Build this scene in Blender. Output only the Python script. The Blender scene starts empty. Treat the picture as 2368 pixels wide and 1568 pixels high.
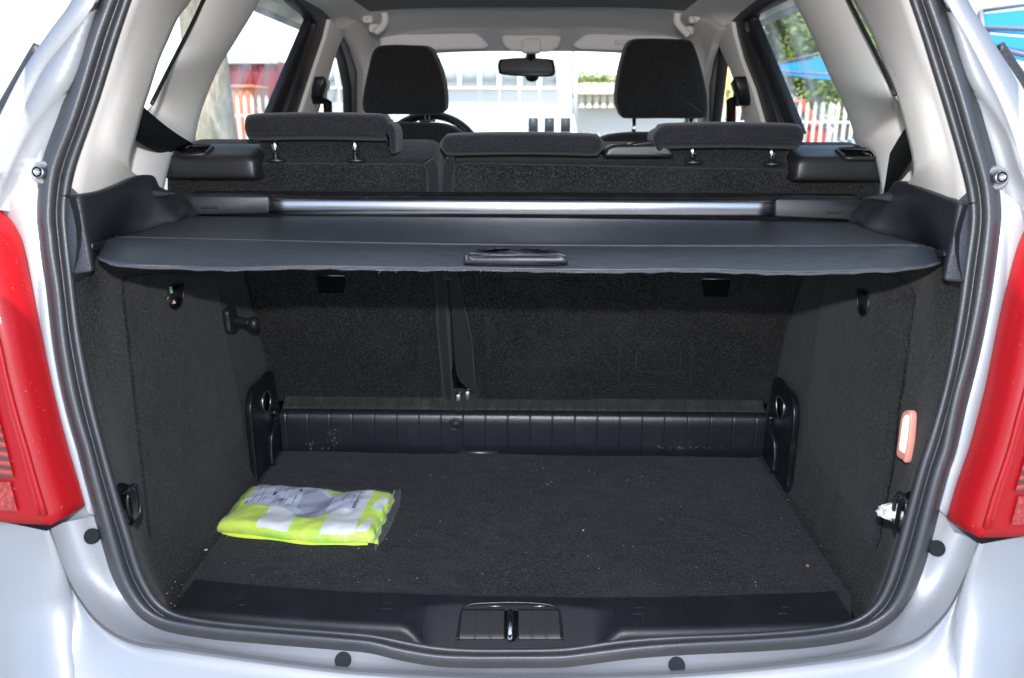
import bpy, bmesh, math, random
import numpy as np
from mathutils import Vector, Matrix, noise
random.seed(7)
SC = bpy.context.scene
COL = SC.collection

# ---------------------------------------------------------------- camera, sky, sun, exposure
U0, V0, FPX = 1183.5, 784.0, 1805.0          # photograph measured in a 2367 px wide frame
PITCH, YAW, ROLL = math.radians(15.74), math.radians(1.67), math.radians(.08)
CAM = np.array([.029, -.90, 1.30])
_cp, _sp, _cy, _sy = math.cos(PITCH), math.sin(PITCH), math.cos(YAW), math.sin(YAW)
FW = np.array([-_sy * _cp, _cy * _cp, -_sp]); RT = np.array([_cy, _sy, 0.]); UP = np.cross(RT, FW)
RT, UP = math.cos(ROLL) * RT + math.sin(ROLL) * UP, -math.sin(ROLL) * RT + math.cos(ROLL) * UP
cd = bpy.data.cameras.new('camera'); cam = bpy.data.objects.new('camera', cd); COL.objects.link(cam)
cam.matrix_world = Matrix(((RT[0], UP[0], -FW[0], CAM[0]), (RT[1], UP[1], -FW[1], CAM[1]),
                           (RT[2], UP[2], -FW[2], CAM[2]), (0, 0, 0, 1)))
cd.sensor_width = 23.6; cd.lens = 23.6 * FPX / 2367; cd.clip_start = .02; cd.clip_end = 500
cd.dof.use_dof = True; cd.dof.focus_distance = 1.22; cd.dof.aperture_fstop = 4.0
SC.camera = cam

SUN_EL, SUN_AZ = math.radians(66), math.radians(181)      # compass style: 0 = +y, clockwise; the sun stands behind left
world = bpy.data.worlds.new('World'); SC.world = world; world.use_nodes = True
wn = world.node_tree.nodes; wl = world.node_tree.links
sky = wn.new('ShaderNodeTexSky'); sky.sky_type = 'NISHITA'; sky.sun_disc = False
sky.sun_elevation = SUN_EL; sky.sun_rotation = SUN_AZ
bg = wn['Background']; bg.inputs['Strength'].default_value = .15
wl.new(sky.outputs[0], bg.inputs[0])
sd = bpy.data.lights.new('sun', 'SUN'); sd.energy = 4.2; sd.angle = math.radians(.5); sd.color = (1, .96, .9)
sun = bpy.data.objects.new('sun', sd); COL.objects.link(sun)
sdir = Vector((math.sin(SUN_AZ) * math.cos(SUN_EL), math.cos(SUN_AZ) * math.cos(SUN_EL), math.sin(SUN_EL)))
sun.rotation_euler = sdir.to_track_quat('Z', 'Y').to_euler()
# the camera's flash, 11 cm over the lens: its hard shadow of the cover lies across the seat backs in the photograph
fl = bpy.data.lights.new('camera_flash', 'POINT'); fl.energy = 23.5; fl.shadow_soft_size = .012; fl.color = (1, .98, 1)
flo = bpy.data.objects.new('camera_flash', fl); COL.objects.link(flo); flo.location = CAM + UP * .125 - FW * .02
SC.view_settings.view_transform = 'Standard'; SC.view_settings.look = 'None'
SC.view_settings.gamma = 1; SC.view_settings.use_curve_mapping = False
SC.view_settings.exposure = 1.5

# ---------------------------------------------------------------- pixels -> directions -> points on real surfaces
def ray(u, v): return FW + RT * ((u - U0) / FPX) - UP * ((v - V0) / FPX)
def on(u, v, ax, val):
    d = ray(u, v); return CAM + d * ((val - CAM[ax]) / d[ax])
def PX(u, v, x): return on(u, v, 0, x)
def PY(u, v, y): return on(u, v, 1, y)
def PZ(u, v, z): return on(u, v, 2, z)
def onpl(u, v, n, c):                      # plane n.p = c
    d = ray(u, v); n = np.array(n, float); return CAM + d * ((c - n @ CAM) / (n @ d))
def PO(u, v, off=0.):                      # plane of the boot opening, leaning forward
    return onpl(u, v, (0, 1, -.17), -.06 - .17 * .63 + off)
def PS(u, v, off=0.):                      # rear face of the rear backrests, reclined
    return onpl(u, v, (0, 1, .41), .49 + .41 * 1.23 - off)
def side_x(y, z):                          # inner surface of the car's side above the belt line
    t = min(1, max(0, (y - .03) / .55)); t = t * t * (3 - 2 * t)
    return .53 + .10 * t - .30 * max(0, z - 1.20)
def PD(u, v, off=0.):                      # side surface, offset inwards; side follows the ray
    s = -1 if u < U0 + 60 else 1
    x = .58
    for _ in range(40):
        p = PX(u, v, s * x); x = .5 * x + .5 * (side_x(p[1], p[2]) - off)
    return PX(u, v, s * x)
def A(p): return np.array(p, float)

def smooth(pts, n, closed=False):
    P = [A(p) for p in pts]; m = len(P); out = []
    segs = m if closed else m - 1
    for i in range(segs):
        g = (lambda k: P[k % m]) if closed else (lambda k: P[max(0, min(m - 1, k))])
        p0, p1, p2, p3 = g(i - 1), g(i), g(i + 1), g(i + 2)
        for k in range(12):
            t = k / 12
            out.append(.5 * (2 * p1 + (p2 - p0) * t + (2 * p0 - 5 * p1 + 4 * p2 - p3) * t * t + (3 * p1 - p0 - 3 * p2 + p3) * t ** 3))
    out.append(P[0] if closed else P[-1])
    return resample(out, n, closed)
def resample(P, n, closed=False):
    P = [A(p) for p in P]
    L = [0.]
    for a, b in zip(P, P[1:]): L.append(L[-1] + np.linalg.norm(b - a))
    res = []; k = 0
    for i in range(n):
        s = L[-1] * (i / n if closed else i / (n - 1))
        while k < len(L) - 2 and L[k + 1] < s: k += 1
        d = L[k + 1] - L[k]; t = 0 if d == 0 else (s - L[k]) / d
        res.append(P[k] * (1 - t) + P[k + 1] * t)
    return res

# ---------------------------------------------------------------- mesh helpers
def mesh_obj(name, bm, m, parent=None, sm=True, label=None):
    me = bpy.data.meshes.new(name); bm.normal_update(); bm.to_mesh(me); bm.free()
    o = bpy.data.objects.new(name, me); COL.objects.link(o)
    me.materials.append(m)
    if sm:
        for p in me.polygons: p.use_smooth = True
    if parent is not None:
        o.parent = parent; o.matrix_parent_inverse = parent.matrix_world.inverted()
    if label: o['label'] = label
    return o
def bevel(o, w, seg=2, ang=35):
    b = o.modifiers.new('bevel', 'BEVEL'); b.width = w; b.segments = seg; b.limit_method = 'ANGLE'; b.angle_limit = math.radians(ang)
    return o
def solid(o, t, off=-1):
    s = o.modifiers.new('solid', 'SOLIDIFY'); s.thickness = t; s.offset = off; return o
def loft_bm(rows, closed=False, bm=None, cyc=False, caps=False):
    bm = bm or bmesh.new()
    V = [[bm.verts.new(p) for p in r] for r in rows]
    R = len(V)
    for i in range(R if cyc else R - 1):
        a, b = V[i], V[(i + 1) % R]; n = len(a)
        for j in range(n if closed else n - 1):
            k = (j + 1) % n
            try: bm.faces.new((a[j], a[k], b[k], b[j]))
            except ValueError: pass
    if caps:
        bm.faces.new(V[0][::-1]); bm.faces.new(V[-1])
    bmesh.ops.recalc_face_normals(bm, faces=bm.faces)
    return bm
def loft(name, rows, m, parent=None, closed=False, cyc=False, caps=False, sm=True):
    return mesh_obj(name, loft_bm(rows, closed, None, cyc, caps), m, parent, sm)
def slab_bm(pts, vec, bm=None):
    bm = bm or bmesh.new(); vec = A(vec)
    a = [bm.verts.new(p) for p in pts]; b = [bm.verts.new(A(p) + vec) for p in pts]; n = len(a)
    bm.faces.new(a); bm.faces.new(b[::-1])
    for i in range(n): bm.faces.new((a[i], b[i], b[(i + 1) % n], a[(i + 1) % n]))
    bmesh.ops.recalc_face_normals(bm, faces=bm.faces)
    return bm
def slab(name, pts, vec, m, parent=None, bev=.003, seg=2, sm=True):
    o = mesh_obj(name, slab_bm(pts, vec), m, parent, sm)
    if bev: bevel(o, bev, seg)
    return o
def tube_bm(path, r, n=10, bm=None, closed=False):
    bm = bm or bmesh.new(); P = [Vector(p) for p in path]; rings = []
    N = len(P); prev = None
    for i, p in enumerate(P):
        a = P[(i - 1) % N] if (closed or i > 0) else p; b = P[(i + 1) % N] if (closed or i < N - 1) else p
        t = (b - a).normalized()
        ref = prev if prev is not None else (Vector((0, 0, 1)) if abs(t.z) < .9 else Vector((1, 0, 0)))
        s = t.cross(ref).normalized(); q = s.cross(t).normalized(); prev = q
        rr = r[i] if hasattr(r, '__len__') else r
        rings.append([p + (s * math.cos(k * 2 * math.pi / n) + q * math.sin(k * 2 * math.pi / n)) * rr for k in range(n)])
    return loft_bm(rings, True, bm, closed, not closed)
def tube(name, path, r, m, parent=None, n=10, closed=False):
    return mesh_obj(name, tube_bm(path, r, n, None, closed), m, parent)
def box_bm(c, s, rot=None, bm=None):
    bm = bm or bmesh.new()
    M = Matrix.Translation(Vector(c)) @ (rot.to_4x4() if rot is not None else Matrix()) @ Matrix.Diagonal((s[0], s[1], s[2], 1))
    bmesh.ops.create_cube(bm, size=1, matrix=M); return bm
def box(name, c, s, m, parent=None, bev=.004, rot=None, seg=2):
    o = mesh_obj(name, box_bm(c, s, rot), m, parent)
    if bev: bevel(o, bev, seg)
    return o
def puff(name, poly, vec, m, parent=None, r=.02, n=56, rings=5, dome=.0):
    """cushion: rounded outline swept along vec with softly rolled edges"""
    P = resample(list(poly) + [poly[0]], n, True) if len(poly) >= 20 else smooth(poly, n, True); vec = A(vec); d = np.linalg.norm(vec); w = vec / d
    c = sum(P) / n; r = min(r, d / 2.01)
    nv = []
    for i in range(n):
        t = P[(i + 1) % n] - P[i - 1]; k = np.cross(t, w); k /= max(1e-9, np.linalg.norm(k)); nv.append(k)
    if sum((P[i] - c) @ nv[i] for i in range(n)) < 0: nv = [-k for k in nv]
    ring = lambda dep, ins: [P[i] - nv[i] * ins + w * dep for i in range(n)]
    rows = [ring(r * (1 - math.cos(k / rings * math.pi / 2)), r * (1 - math.sin(k / rings * math.pi / 2))) for k in range(rings + 1)]
    bot = [ring(d - r + r * math.sin(k / rings * math.pi / 2), r * (1 - math.cos(k / rings * math.pi / 2))) for k in range(rings + 1)]
    c0 = sum(rows[0]) / n
    e1 = A((1, 0, 0)) if abs(w[0]) < .7 else A((0, 1, 0)); e1 = e1 - w * (e1 @ w); e1 /= np.linalg.norm(e1); e2 = np.cross(w, e1)
    ax = max(abs((p - c0) @ e1) for p in rows[0]); ay = max(abs((p - c0) @ e2) for p in rows[0])
    bul = lambda p: dome * max(0, 1 - ((p - c0) @ e1 / ax) ** 2) * max(0, 1 - ((p - c0) @ e2 / ay) ** 2)
    inner = [[q - w * bul(q) for q in (c0 + (p - c0) * f for p in rows[0])] for f in (.1, .25, .4, .55, .7, .82, .92)]
    return loft(name, inner + rows + bot, m, parent, True, False, True)

# ---------------------------------------------------------------- materials
def mat(name, col, rough=.5, metal=0., spec=.5, coat=0., sheen=0., emit=None, es=0., alpha=None):
    m = bpy.data.materials.new(name); m.use_nodes = True
    b = m.node_tree.nodes['Principled BSDF']
    b.inputs['Base Color'].default_value = (*col, 1); b.inputs['Roughness'].default_value = rough
    b.inputs['Metallic'].default_value = metal; b.inputs['Specular IOR Level'].default_value = spec
    b.inputs['Coat Weight'].default_value = coat; b.inputs['Coat Roughness'].default_value = .05
    b.inputs['Sheen Weight'].default_value = sheen
    if emit: b.inputs['Emission Color'].default_value = (*emit, 1); b.inputs['Emission Strength'].default_value = es
    return m
def nodes(m): return m.node_tree.nodes, m.node_tree.links, m.node_tree.nodes['Principled BSDF']
def coords(m, scale=(1, 1, 1), rot=(0, 0, 0)):
    n, l, b = nodes(m); tc = n.new('ShaderNodeTexCoord'); mp = n.new('ShaderNodeMapping')
    mp.inputs['Scale'].default_value = scale; mp.inputs['Rotation'].default_value = rot
    l.new(tc.outputs['Object'], mp.inputs['Vector']); return mp.outputs[0]
def noise_node(m, vec, scale, detail=2, rough=.5):
    n, l, b = nodes(m); t = n.new('ShaderNodeTexNoise'); t.inputs['Scale'].default_value = scale
    t.inputs['Detail'].default_value = detail; t.inputs['Roughness'].default_value = rough
    l.new(vec, t.inputs['Vector']); return t.outputs['Fac']
def ramp(m, fac, stops):
    n, l, b = nodes(m); r = n.new('ShaderNodeValToRGB'); e = r.color_ramp.elements
    while len(e) < len(stops): e.new(.5)
    for x, (p, c) in zip(e, stops): x.position = p; x.color = (*c, 1) if len(c) == 3 else c
    l.new(fac, r.inputs[0]); return r.outputs[0]
def bump(m, h, strength, dist):
    n, l, b = nodes(m); k = n.new('ShaderNodeBump'); k.inputs['Strength'].default_value = strength; k.inputs['Distance'].default_value = dist
    l.new(h, k.inputs['Height']); l.new(k.outputs[0], b.inputs['Normal'])
def grain(m, scale, strength=.4, dist=.001, detail=2):
    v = coords(m); bump(m, noise_node(m, v, scale, detail), strength, dist)
def mixc(m, a, bcol, fac, mode='MIX'):
    n, l, _ = nodes(m); x = n.new('ShaderNodeMix'); x.data_type = 'RGBA'; x.blend_type = mode
    for k, val in ((6, a), (7, bcol)):
        if isinstance(val, tuple): x.inputs[k].default_value = (*val, 1)
        else: l.new(val, x.inputs[k])
    if isinstance(fac, float): x.inputs[0].default_value = fac
    else: l.new(fac, x.inputs[0])
    return x.outputs[2]
def carpet_mat(name, dark, light, fleck=.74, tuft=.6):
    m = mat(name, dark, 1., spec=.12, sheen=.12)
    n, l, b = nodes(m); b.inputs['Sheen Roughness'].default_value = .4
    v = coords(m)
    fine = noise_node(m, v, 330, 4, .8); big = noise_node(m, v, 5, 3); mid = noise_node(m, v, 620, 1)
    c = ramp(m, fine, [(.38, tuple(.30 * x for x in dark)), (.50, dark), (.60, light), (.70, tuple(2.0 * x for x in light))])
    c = mixc(m, c, tuple(1.3 * x for x in light), ramp(m, big, [(.45, (0, 0, 0)), (.75, (.30, .30, .30))]))
    pile = noise_node(m, coords(m, (1, 1.6, .6)), 22, 5, .7)
    c = mixc(m, c, tuple(.35 * x for x in dark), ramp(m, pile, [(.35, (tuft,) * 3), (.55, (0, 0, 0))]))
    c = mixc(m, c, (.10, .097, .092), ramp(m, mid, [(fleck, (0, 0, 0)), (fleck + .02, (1, 1, 1))]))
    l.new(c, b.inputs['Base Color']); bump(m, fine, .7, .002); return m
def dusty(m, col, dust, scale=9, amount=.35):
    n, l, b = nodes(m); v = coords(m)
    f = noise_node(m, v, scale, 6, .65); g = noise_node(m, v, 260, 2)
    c = mixc(m, col, dust, ramp(m, f, [(.5, (0, 0, 0)), (.82, (amount,) * 3)]))
    c = mixc(m, c, dust, ramp(m, g, [(.71, (0, 0, 0)), (.75, (.5, .5, .5))]))
    l.new(c, b.inputs['Base Color'])
    return v

M = {}
M['paint'] = mat('silver_paint', (.30, .31, .325), .5, .3, coat=.15)
def _p():
    m = M['paint']; n, l, b = nodes(m); v = coords(m)
    fl_ = noise_node(m, v, 1500, 1); l.new(ramp(m, fl_, [(.3, (.275, .285, .298)), (.7, (.335, .345, .36))]), b.inputs['Base Color'])
    l.new(ramp(m, noise_node(m, v, 6, 4), [(.4, (.46, .46, .46)), (.8, (.56, .56, .56))]), b.inputs['Roughness'])
_p()
M['rubber'] = mat('seal_rubber', (.03, .032, .037), .42, spec=.7)
v_ = dusty(M['rubber'], (.032, .034, .039), (.12, .11, .10), 9, .26); bump(M['rubber'], noise_node(M['rubber'], v_, 700, 2), .25, .001)
M['carpet'] = carpet_mat('boot_floor_carpet', (.0115, .0122, .0150), (.037, .039, .047), .70)
M['wallcarpet'] = carpet_mat('side_carpet', (.0108, .0106, .0112), (.032, .0315, .0325), .72, .4)
M['seatcarpet'] = carpet_mat('backrest_carpet', (.0150, .0145, .0142), (.042, .0405, .0395), .72, .18)
M['plastic'] = mat('black_grained_plastic', (.013, .014, .018), .40, spec=.6)
v_ = dusty(M['plastic'], (.013, .014, .018), (.09, .09, .095), 14, .12); bump(M['plastic'], noise_node(M['plastic'], v_, 900, 2), .35, .001)
M['thresh'] = mat('scuffed_threshold_plastic', (.016, .017, .022), .30, spec=.8)
v_ = dusty(M['thresh'], (.015, .016, .021), (.10, .10, .11), 20, .18); bump(M['thresh'], noise_node(M['thresh'], v_, 900, 2), .3, .001)
M['gloss'] = mat('black_smooth_plastic', (.008, .009, .011), .3, spec=.45)
v_ = dusty(M['gloss'], (.008, .009, .011), (.2, .19, .18), 30, .10)
M['stop'] = mat('stop_rubber', (.018, .020, .024), .85, spec=.15); grain(M['stop'], 600, .3)
M['strip'] = mat('grained_trim_strip', (.028, .031, .040), .5, spec=.6); grain(M['strip'], 420, .5, .002)
M['capblack'] = mat('black_satin_plastic', (.016, .016, .018), .4, spec=.6); grain(M['capblack'], 1200, .15)
M['cover'] = mat('cover_vinyl', (.014, .019, .025), .48, spec=.6)
def _c():
    m = M['cover']; n, l, b = nodes(m); v = coords(m, (3, 1, 1))
    w = coords(m, (14, 420, 420)); s = noise_node(m, w, 1.6, 4, .7); f = noise_node(m, coords(m), 650, 2)
    c = ramp(m, s, [(.3, (.0145, .0185, .0230)), (.7, (.033, .0405, .0485))])
    c = mixc(m, c, (.13, .14, .15), ramp(m, noise_node(m, coords(m, (1, 2, 1)), 330, 2), [(.735, (0, 0, 0)), (.76, (.7, .7, .7))]))
    l.new(c, b.inputs['Base Color']); bump(m, s, .25, .0012)
_c()
M['hem'] = mat('cut_hem', (.065, .066, .078), .8); grain(M['hem'], 700, 1, .002)
M['frayed'] = mat('frayed_threads', (.30, .30, .32), .95); grain(M['frayed'], 900, 1, .002)
M['alu'] = mat('brushed_aluminium', (.34, .35, .38), .30, 1.); 
def _a():
    m = M['alu']; n, l, b = nodes(m); s = noise_node(m, coords(m, (4, 300, 300)), 3, 3)
    l.new(ramp(m, s, [(.3, (.24, .24, .24)), (.7, (.36, .36, .36))]), b.inputs['Roughness'])
    bump(m, noise_node(m, coords(m), 1500, 1), .12, .0005)
_a()
M['chrome'] = mat('bright_steel', (.75, .76, .78), .12, 1.)
M['steel'] = mat('dull_steel', (.42, .42, .44), .38, 1.)
def cloth(name, col, sc=520, bright=1.6):
    m = mat(name, col, .95, spec=.2, sheen=.15); n, l, b = nodes(m); v = coords(m)
    vo = n.new('ShaderNodeTexVoronoi'); vo.inputs['Scale'].default_value = sc; l.new(v, vo.inputs['Vector'])
    l.new(ramp(m, vo.outputs['Distance'], [(.15, tuple(bright * x for x in col)), (.6, tuple(.5 * x for x in col))]), b.inputs['Base Color'])
    bump(m, vo.outputs['Distance'], .5, .001); return m
M['seat'] = cloth('dark_seat_cloth', (.020, .021, .025))
M['seat2'] = cloth('front_seat_cloth', (.021, .021, .022), 400)
M['belt'] = mat('black_webbing', (.006, .006, .007), .8, spec=.2); grain(M['belt'], 900, .3)
def pillar(name, col):
    m = mat(name, col, .8, spec=.25); n, l, b = nodes(m)
    w = n.new('ShaderNodeTexWave'); w.inputs['Scale'].default_value = 150; w.inputs['Distortion'].default_value = 1.5; w.bands_direction = 'Z'
    l.new(coords(m), w.inputs['Vector']); bump(m, w.outputs['Fac'], .22, .0006)
    l.new(ramp(m, noise_node(m, coords(m), 7, 4), [(.3, tuple(.93 * x for x in col)), (.75, tuple(1.03 * x for x in col))]), b.inputs['Base Color']); return m
M['trim'] = pillar('light_grey_trim', (.65, .615, .57))
M['trimsmooth'] = mat('light_grey_smooth_trim', (.75, .72, .675), .62, spec=.3); grain(M['trimsmooth'], 900, .15)
M['liner'] = mat('headliner_cloth', (.80, .79, .77), .95, spec=.15); grain(M['liner'], 700, .4)
M['linerdark'] = mat('dark_roof_cloth', (.20, .20, .20), .95, spec=.15); grain(M['linerdark'], 700, .4)
M['doorseal'] = mat('door_seal_rubber', (.010, .010, .012), .5); grain(M['doorseal'], 300, .5, .002)
M['white'] = mat('white_paint', (.78, .78, .77), .5); grain(M['white'], 30, .1, .01)
M['red'] = mat('red_lamp_plastic', (.32, .004, .008), .45, spec=.25, coat=.08)
def _r():
    m = M['red']; n, l, b = nodes(m)
    l.new(ramp(m, noise_node(m, coords(m), 260, 3), [(.69, (.34, .005, .009)), (.74, (.46, .09, .09))]), b.inputs['Base Color'])
_r()
M['lens'] = mat('red_lens', (.50, .006, .006), .12, spec=.6, coat=1.)
def _l():
    m = M['lens']; n, l, b = nodes(m); vo = n.new('ShaderNodeTexVoronoi'); vo.inputs['Scale'].default_value = 160
    l.new(coords(m), vo.inputs['Vector'])
    l.new(ramp(m, vo.outputs['Distance'], [(.1, (.55, .02, .008)), (.6, (.26, .002, .003))]), b.inputs['Base Color'])
    bump(m, vo.outputs['Distance'], .6, .003)
_l()
M['chamber'] = mat('lamp_chamber', (.30, .02, .004), .25, spec=.6, coat=1.)
def _ch():
    m = M['chamber']; n, l, b = nodes(m); w = n.new('ShaderNodeTexWave'); w.bands_direction = 'Z'; w.inputs['Scale'].default_value = 28; w.inputs['Distortion'].default_value = 1.
    l.new(coords(m), w.inputs['Vector'])
    l.new(ramp(m, w.outputs['Fac'], [(.3, (.05, .002, .002)), (.7, (.42, .02, .006))]), b.inputs['Base Color']); bump(m, w.outputs['Fac'], .7, .004)
_ch()
def glass(name, tint=(1, 1, 1), refl=1., haze=0.):
    m = bpy.data.materials.new(name); m.use_nodes = True; n, l = m.node_tree.nodes, m.node_tree.links
    n.remove(n['Principled BSDF']); out = n['Material Output']
    t = n.new('ShaderNodeBsdfTransparent'); t.inputs[0].default_value = (*tint, 1)
    g = n.new('ShaderNodeBsdfGlossy'); g.inputs['Roughness'].default_value = .02
    f = n.new('ShaderNodeLayerWeight'); f.inputs[0].default_value = .5          # Schlick reflectance, same from both faces
    pw = n.new('ShaderNodeMath'); pw.operation = 'POWER'; pw.inputs[1].default_value = 5; l.new(f.outputs['Facing'], pw.inputs[0])
    mu = n.new('ShaderNodeMath'); mu.operation = 'MULTIPLY_ADD'; mu.inputs[1].default_value = .55 * refl; mu.inputs[2].default_value = .04 * refl; l.new(pw.outputs[0], mu.inputs[0])
    x = n.new('ShaderNodeMixShader'); l.new(mu.outputs[0], x.inputs[0]); l.new(t.outputs[0], x.inputs[1]); l.new(g.outputs[0], x.inputs[2])
    if haze:
        df = n.new('ShaderNodeBsdfDiffuse'); df.inputs[0].default_value = (.8, .82, .82, 1); y = n.new('ShaderNodeMixShader'); y.inputs[0].default_value = haze
        l.new(x.outputs[0], y.inputs[1]); l.new(df.outputs[0], y.inputs[2]); x = y
    l.new(x.outputs[0], out.inputs[0]); return m
M['glass'] = glass('window_glass', (.93, .96, .94), .9)
M['film'] = glass('clear_plastic_film', (.97, .98, .98), .8, .07)
M['film'].node_tree.nodes['Glossy BSDF'].inputs['Roughness'].default_value = .12
def addfilm():
    m = M['film']; n, l = m.node_tree.nodes, m.node_tree.links
    v = coords_any(m); t = n.new('ShaderNodeTexNoise'); t.inputs['Scale'].default_value = 45; t.inputs['Detail'].default_value = 3; l.new(v, t.inputs['Vector'])
    k = n.new('ShaderNodeBump'); k.inputs['Strength'].default_value = .8; k.inputs['Distance'].default_value = .010; l.new(t.outputs[0], k.inputs['Height'])
    l.new(k.outputs[0], n['Glossy BSDF'].inputs['Normal'])
def coords_any(m):
    n = m.node_tree.nodes; tc = n.new('ShaderNodeTexCoord'); return tc.outputs['Object']
addfilm()
M['neon'] = mat('fluorescent_yellow_cloth', (.62, .95, .02), .75, sheen=.2, emit=(.45, 1., .0), es=.0)
def _n():
    m = M['neon']; n, l, b = nodes(m); v = coords(m)
    l.new(ramp(m, noise_node(m, v, 26, 3), [(.35, (.58, .95, .05)), (.6, (.82, .99, .07))]), b.inputs['Base Color']); bump(m, noise_node(m, v, 38, 3), .5, .008)
_n()
M['reflect'] = mat('retroreflective_tape', (.93, .93, .93), .35, .0, sheen=.3); grain(M['reflect'], 400, .2)
M['paper'] = mat('white_paper', (.66, .69, .84), .7)
M['ink'] = mat('black_ink', (.03, .03, .05), .7)
M['inkgrey'] = mat('grey_ink', (.15, .17, .28), .7)
M['inkred'] = mat('red_ink', (.45, .05, .06), .7)
M['inkgold'] = mat('gold_ink', (.45, .28, .03), .6)
M['tissue'] = mat('white_tissue', (.72, .71, .70), .9); grain(M['tissue'], 60, .2, .002)
M['green'] = mat('green_sticker', (.25, .62, .42), .6)
M['stwhite'] = mat('white_sticker', (.8, .8, .8), .6)
M['lampglow'] = mat('lit_lamp_lens', (.75, .40, .30), .4, emit=(1., .66, .40), es=1.3)
M['crumb'] = mat('crumbs', (.42, .38, .31), .9)
M['blackhole'] = mat('hollow_shade_black', (.004, .004, .005), .9, spec=.1)  # near-black: shade painted into slots and hollows; also colours the lashing eye plates

# ---------------------------------------------------------------- scene graph helpers
def empty(name, loc, label=None, cat=None, group=None, parent=None):
    o = bpy.data.objects.new(name, None); COL.objects.link(o); o.location = loc; o.empty_display_size = .1
    bpy.context.view_layer.update()
    if label: o['label'] = label
    if cat: o['category'] = cat
    if group: o['group'] = group
    if parent is not None: o.parent = parent; o.matrix_parent_inverse = parent.matrix_world.inverted()
    return o
def tag(o, label, cat, group=None, kind=None):
    o['label'] = label; o['category'] = cat
    if group: o['group'] = group
    if kind: o['kind'] = kind
    return o
def mir(p): return A((-p[0], p[1], p[2]))
def mirr(ps): return [mir(p) for p in ps]

# ================================================================ THE CAR
car = empty('car', (0, 1.2, 0), 'silver hatchback with its tailgate open and boot empty but for a vest', 'car')

# ---- weatherstrip round the opening: two beads, traced from the photograph on the opening's plane
SO = [(262, -80), (230, 0), (200, 83), (173, 173), (143, 267), (117, 333), (100, 383), (92, 433), (88, 500), (92, 540), (97, 587), (110, 671), (123, 787),
      (140, 887), (160, 971), (181, 1041), (198, 1108), (221, 1192), (242, 1269), (262, 1333), (289, 1387), (322, 1427), (366, 1454), (419, 1468), (503, 1480), (640, 1492),
      (789, 1504), (856, 1511), (923, 1527), (1007, 1541), (1091, 1545), (1175, 1545), (1292, 1544), (1359, 1537), (1460, 1524), (1578, 1515), (1746, 1507), (1880, 1497),
      (1981, 1480), (2031, 1460), (2075, 1427), (2105, 1383), (2128, 1326), (2148, 1259), (2169, 1175), (2192, 1091), (2209, 1041), (2231, 937), (2261, 821), (2285, 704),
      (2300, 604), (2309, 530), (2311, 490), (2306, 433), (2295, 383), (2271, 300), (2248, 217), (2221, 133), (2195, 57), (2175, 0), (2145, -80)]
SI = [(335, -75), (305, 0), (280, 73), (253, 160), (227, 243), (200, 317), (177, 383), (165, 433), (159, 483), (160, 521), (168, 587), (173, 654), (185, 754),
      (200, 837), (217, 921), (243, 1030), (265, 1105), (285, 1175), (309, 1242), (325, 1303), (342, 1343), (362, 1380), (389, 1410), (430, 1428), (503, 1440), (637, 1452),
      (789, 1463), (890, 1473), (973, 1491), (1057, 1501), (1115, 1503), (1175, 1503), (1255, 1502), (1326, 1499), (1427, 1481), (1578, 1472), (1712, 1469), (1846, 1459),
      (1947, 1447), (1985, 1430), (2014, 1405), (2034, 1373), (2051, 1326), (2068, 1269), (2085, 1209), (2108, 1125), (2132, 1041), (2175, 921), (2195, 821), (2211, 721),
      (2221, 637), (2230, 571), (2240, 510), (2235, 445), (2221, 390), (2201, 317), (2171, 217), (2145, 133), (2125, 67), (2101, 0), (2070, -75)]
top_o = [(2040, -170), (1900, -208), (1183, -220), (450, -208), (330, -170)]
top_i = [(1985, -140), (1870, -165), (1183, -176), (480, -165), (392, -138)]
so3 = [PO(u, v) for u, v in SO + top_o]; si3 = [PO(u, v, .022) for u, v in SI + top_i]
NS = 260
so_r = smooth(so3, NS, True)
si_d = smooth(si3, 1600, True)
cc = A((0, 0, 1.05))
def nearest(p, d, k0):
    best = None
    for k in range(k0 - 60, k0 + 61):
        q = d[k % len(d)]; e = np.linalg.norm(q - p)
        if best is None or e < best[0]: best = (e, k)
    return best[1]
k = min(range(1600), key=lambda i: np.linalg.norm(si_d[i] - so_r[0])); si_r = []
for p in so_r: k = nearest(p, si_d, k); si_r.append(si_d[k % 1600])
for _ in range(3): si_r = [(si_r[i - 1] + 2 * si_r[i] + si_r[(i + 1) % NS]) / 4 for i in range(NS)]
rows = []
prof = [(-.04, -.012), (0, 0), (.05, .009), (.15, .0150), (.28, .0165), (.42, .0135), (.52, .006), (.57, .000), (.61, .003), (.68, .0085), (.78, .010), (.90, .008), (.98, .002), (1.04, -.012)]
for s, h in prof:
    r = []
    for i in range(NS):
        a, b = so_r[i], si_r[i]; t = so_r[(i + 1) % NS] - so_r[i - 1]; w = b - a
        n = np.cross(t, w); n /= np.linalg.norm(n)
        if n @ A((0, -1, .25)) < 0: n = -n
        r.append(a + w * s + n * h)
    rows.append(r)
loft('weatherstrip', rows, M['rubber'], car, closed=True)

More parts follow.
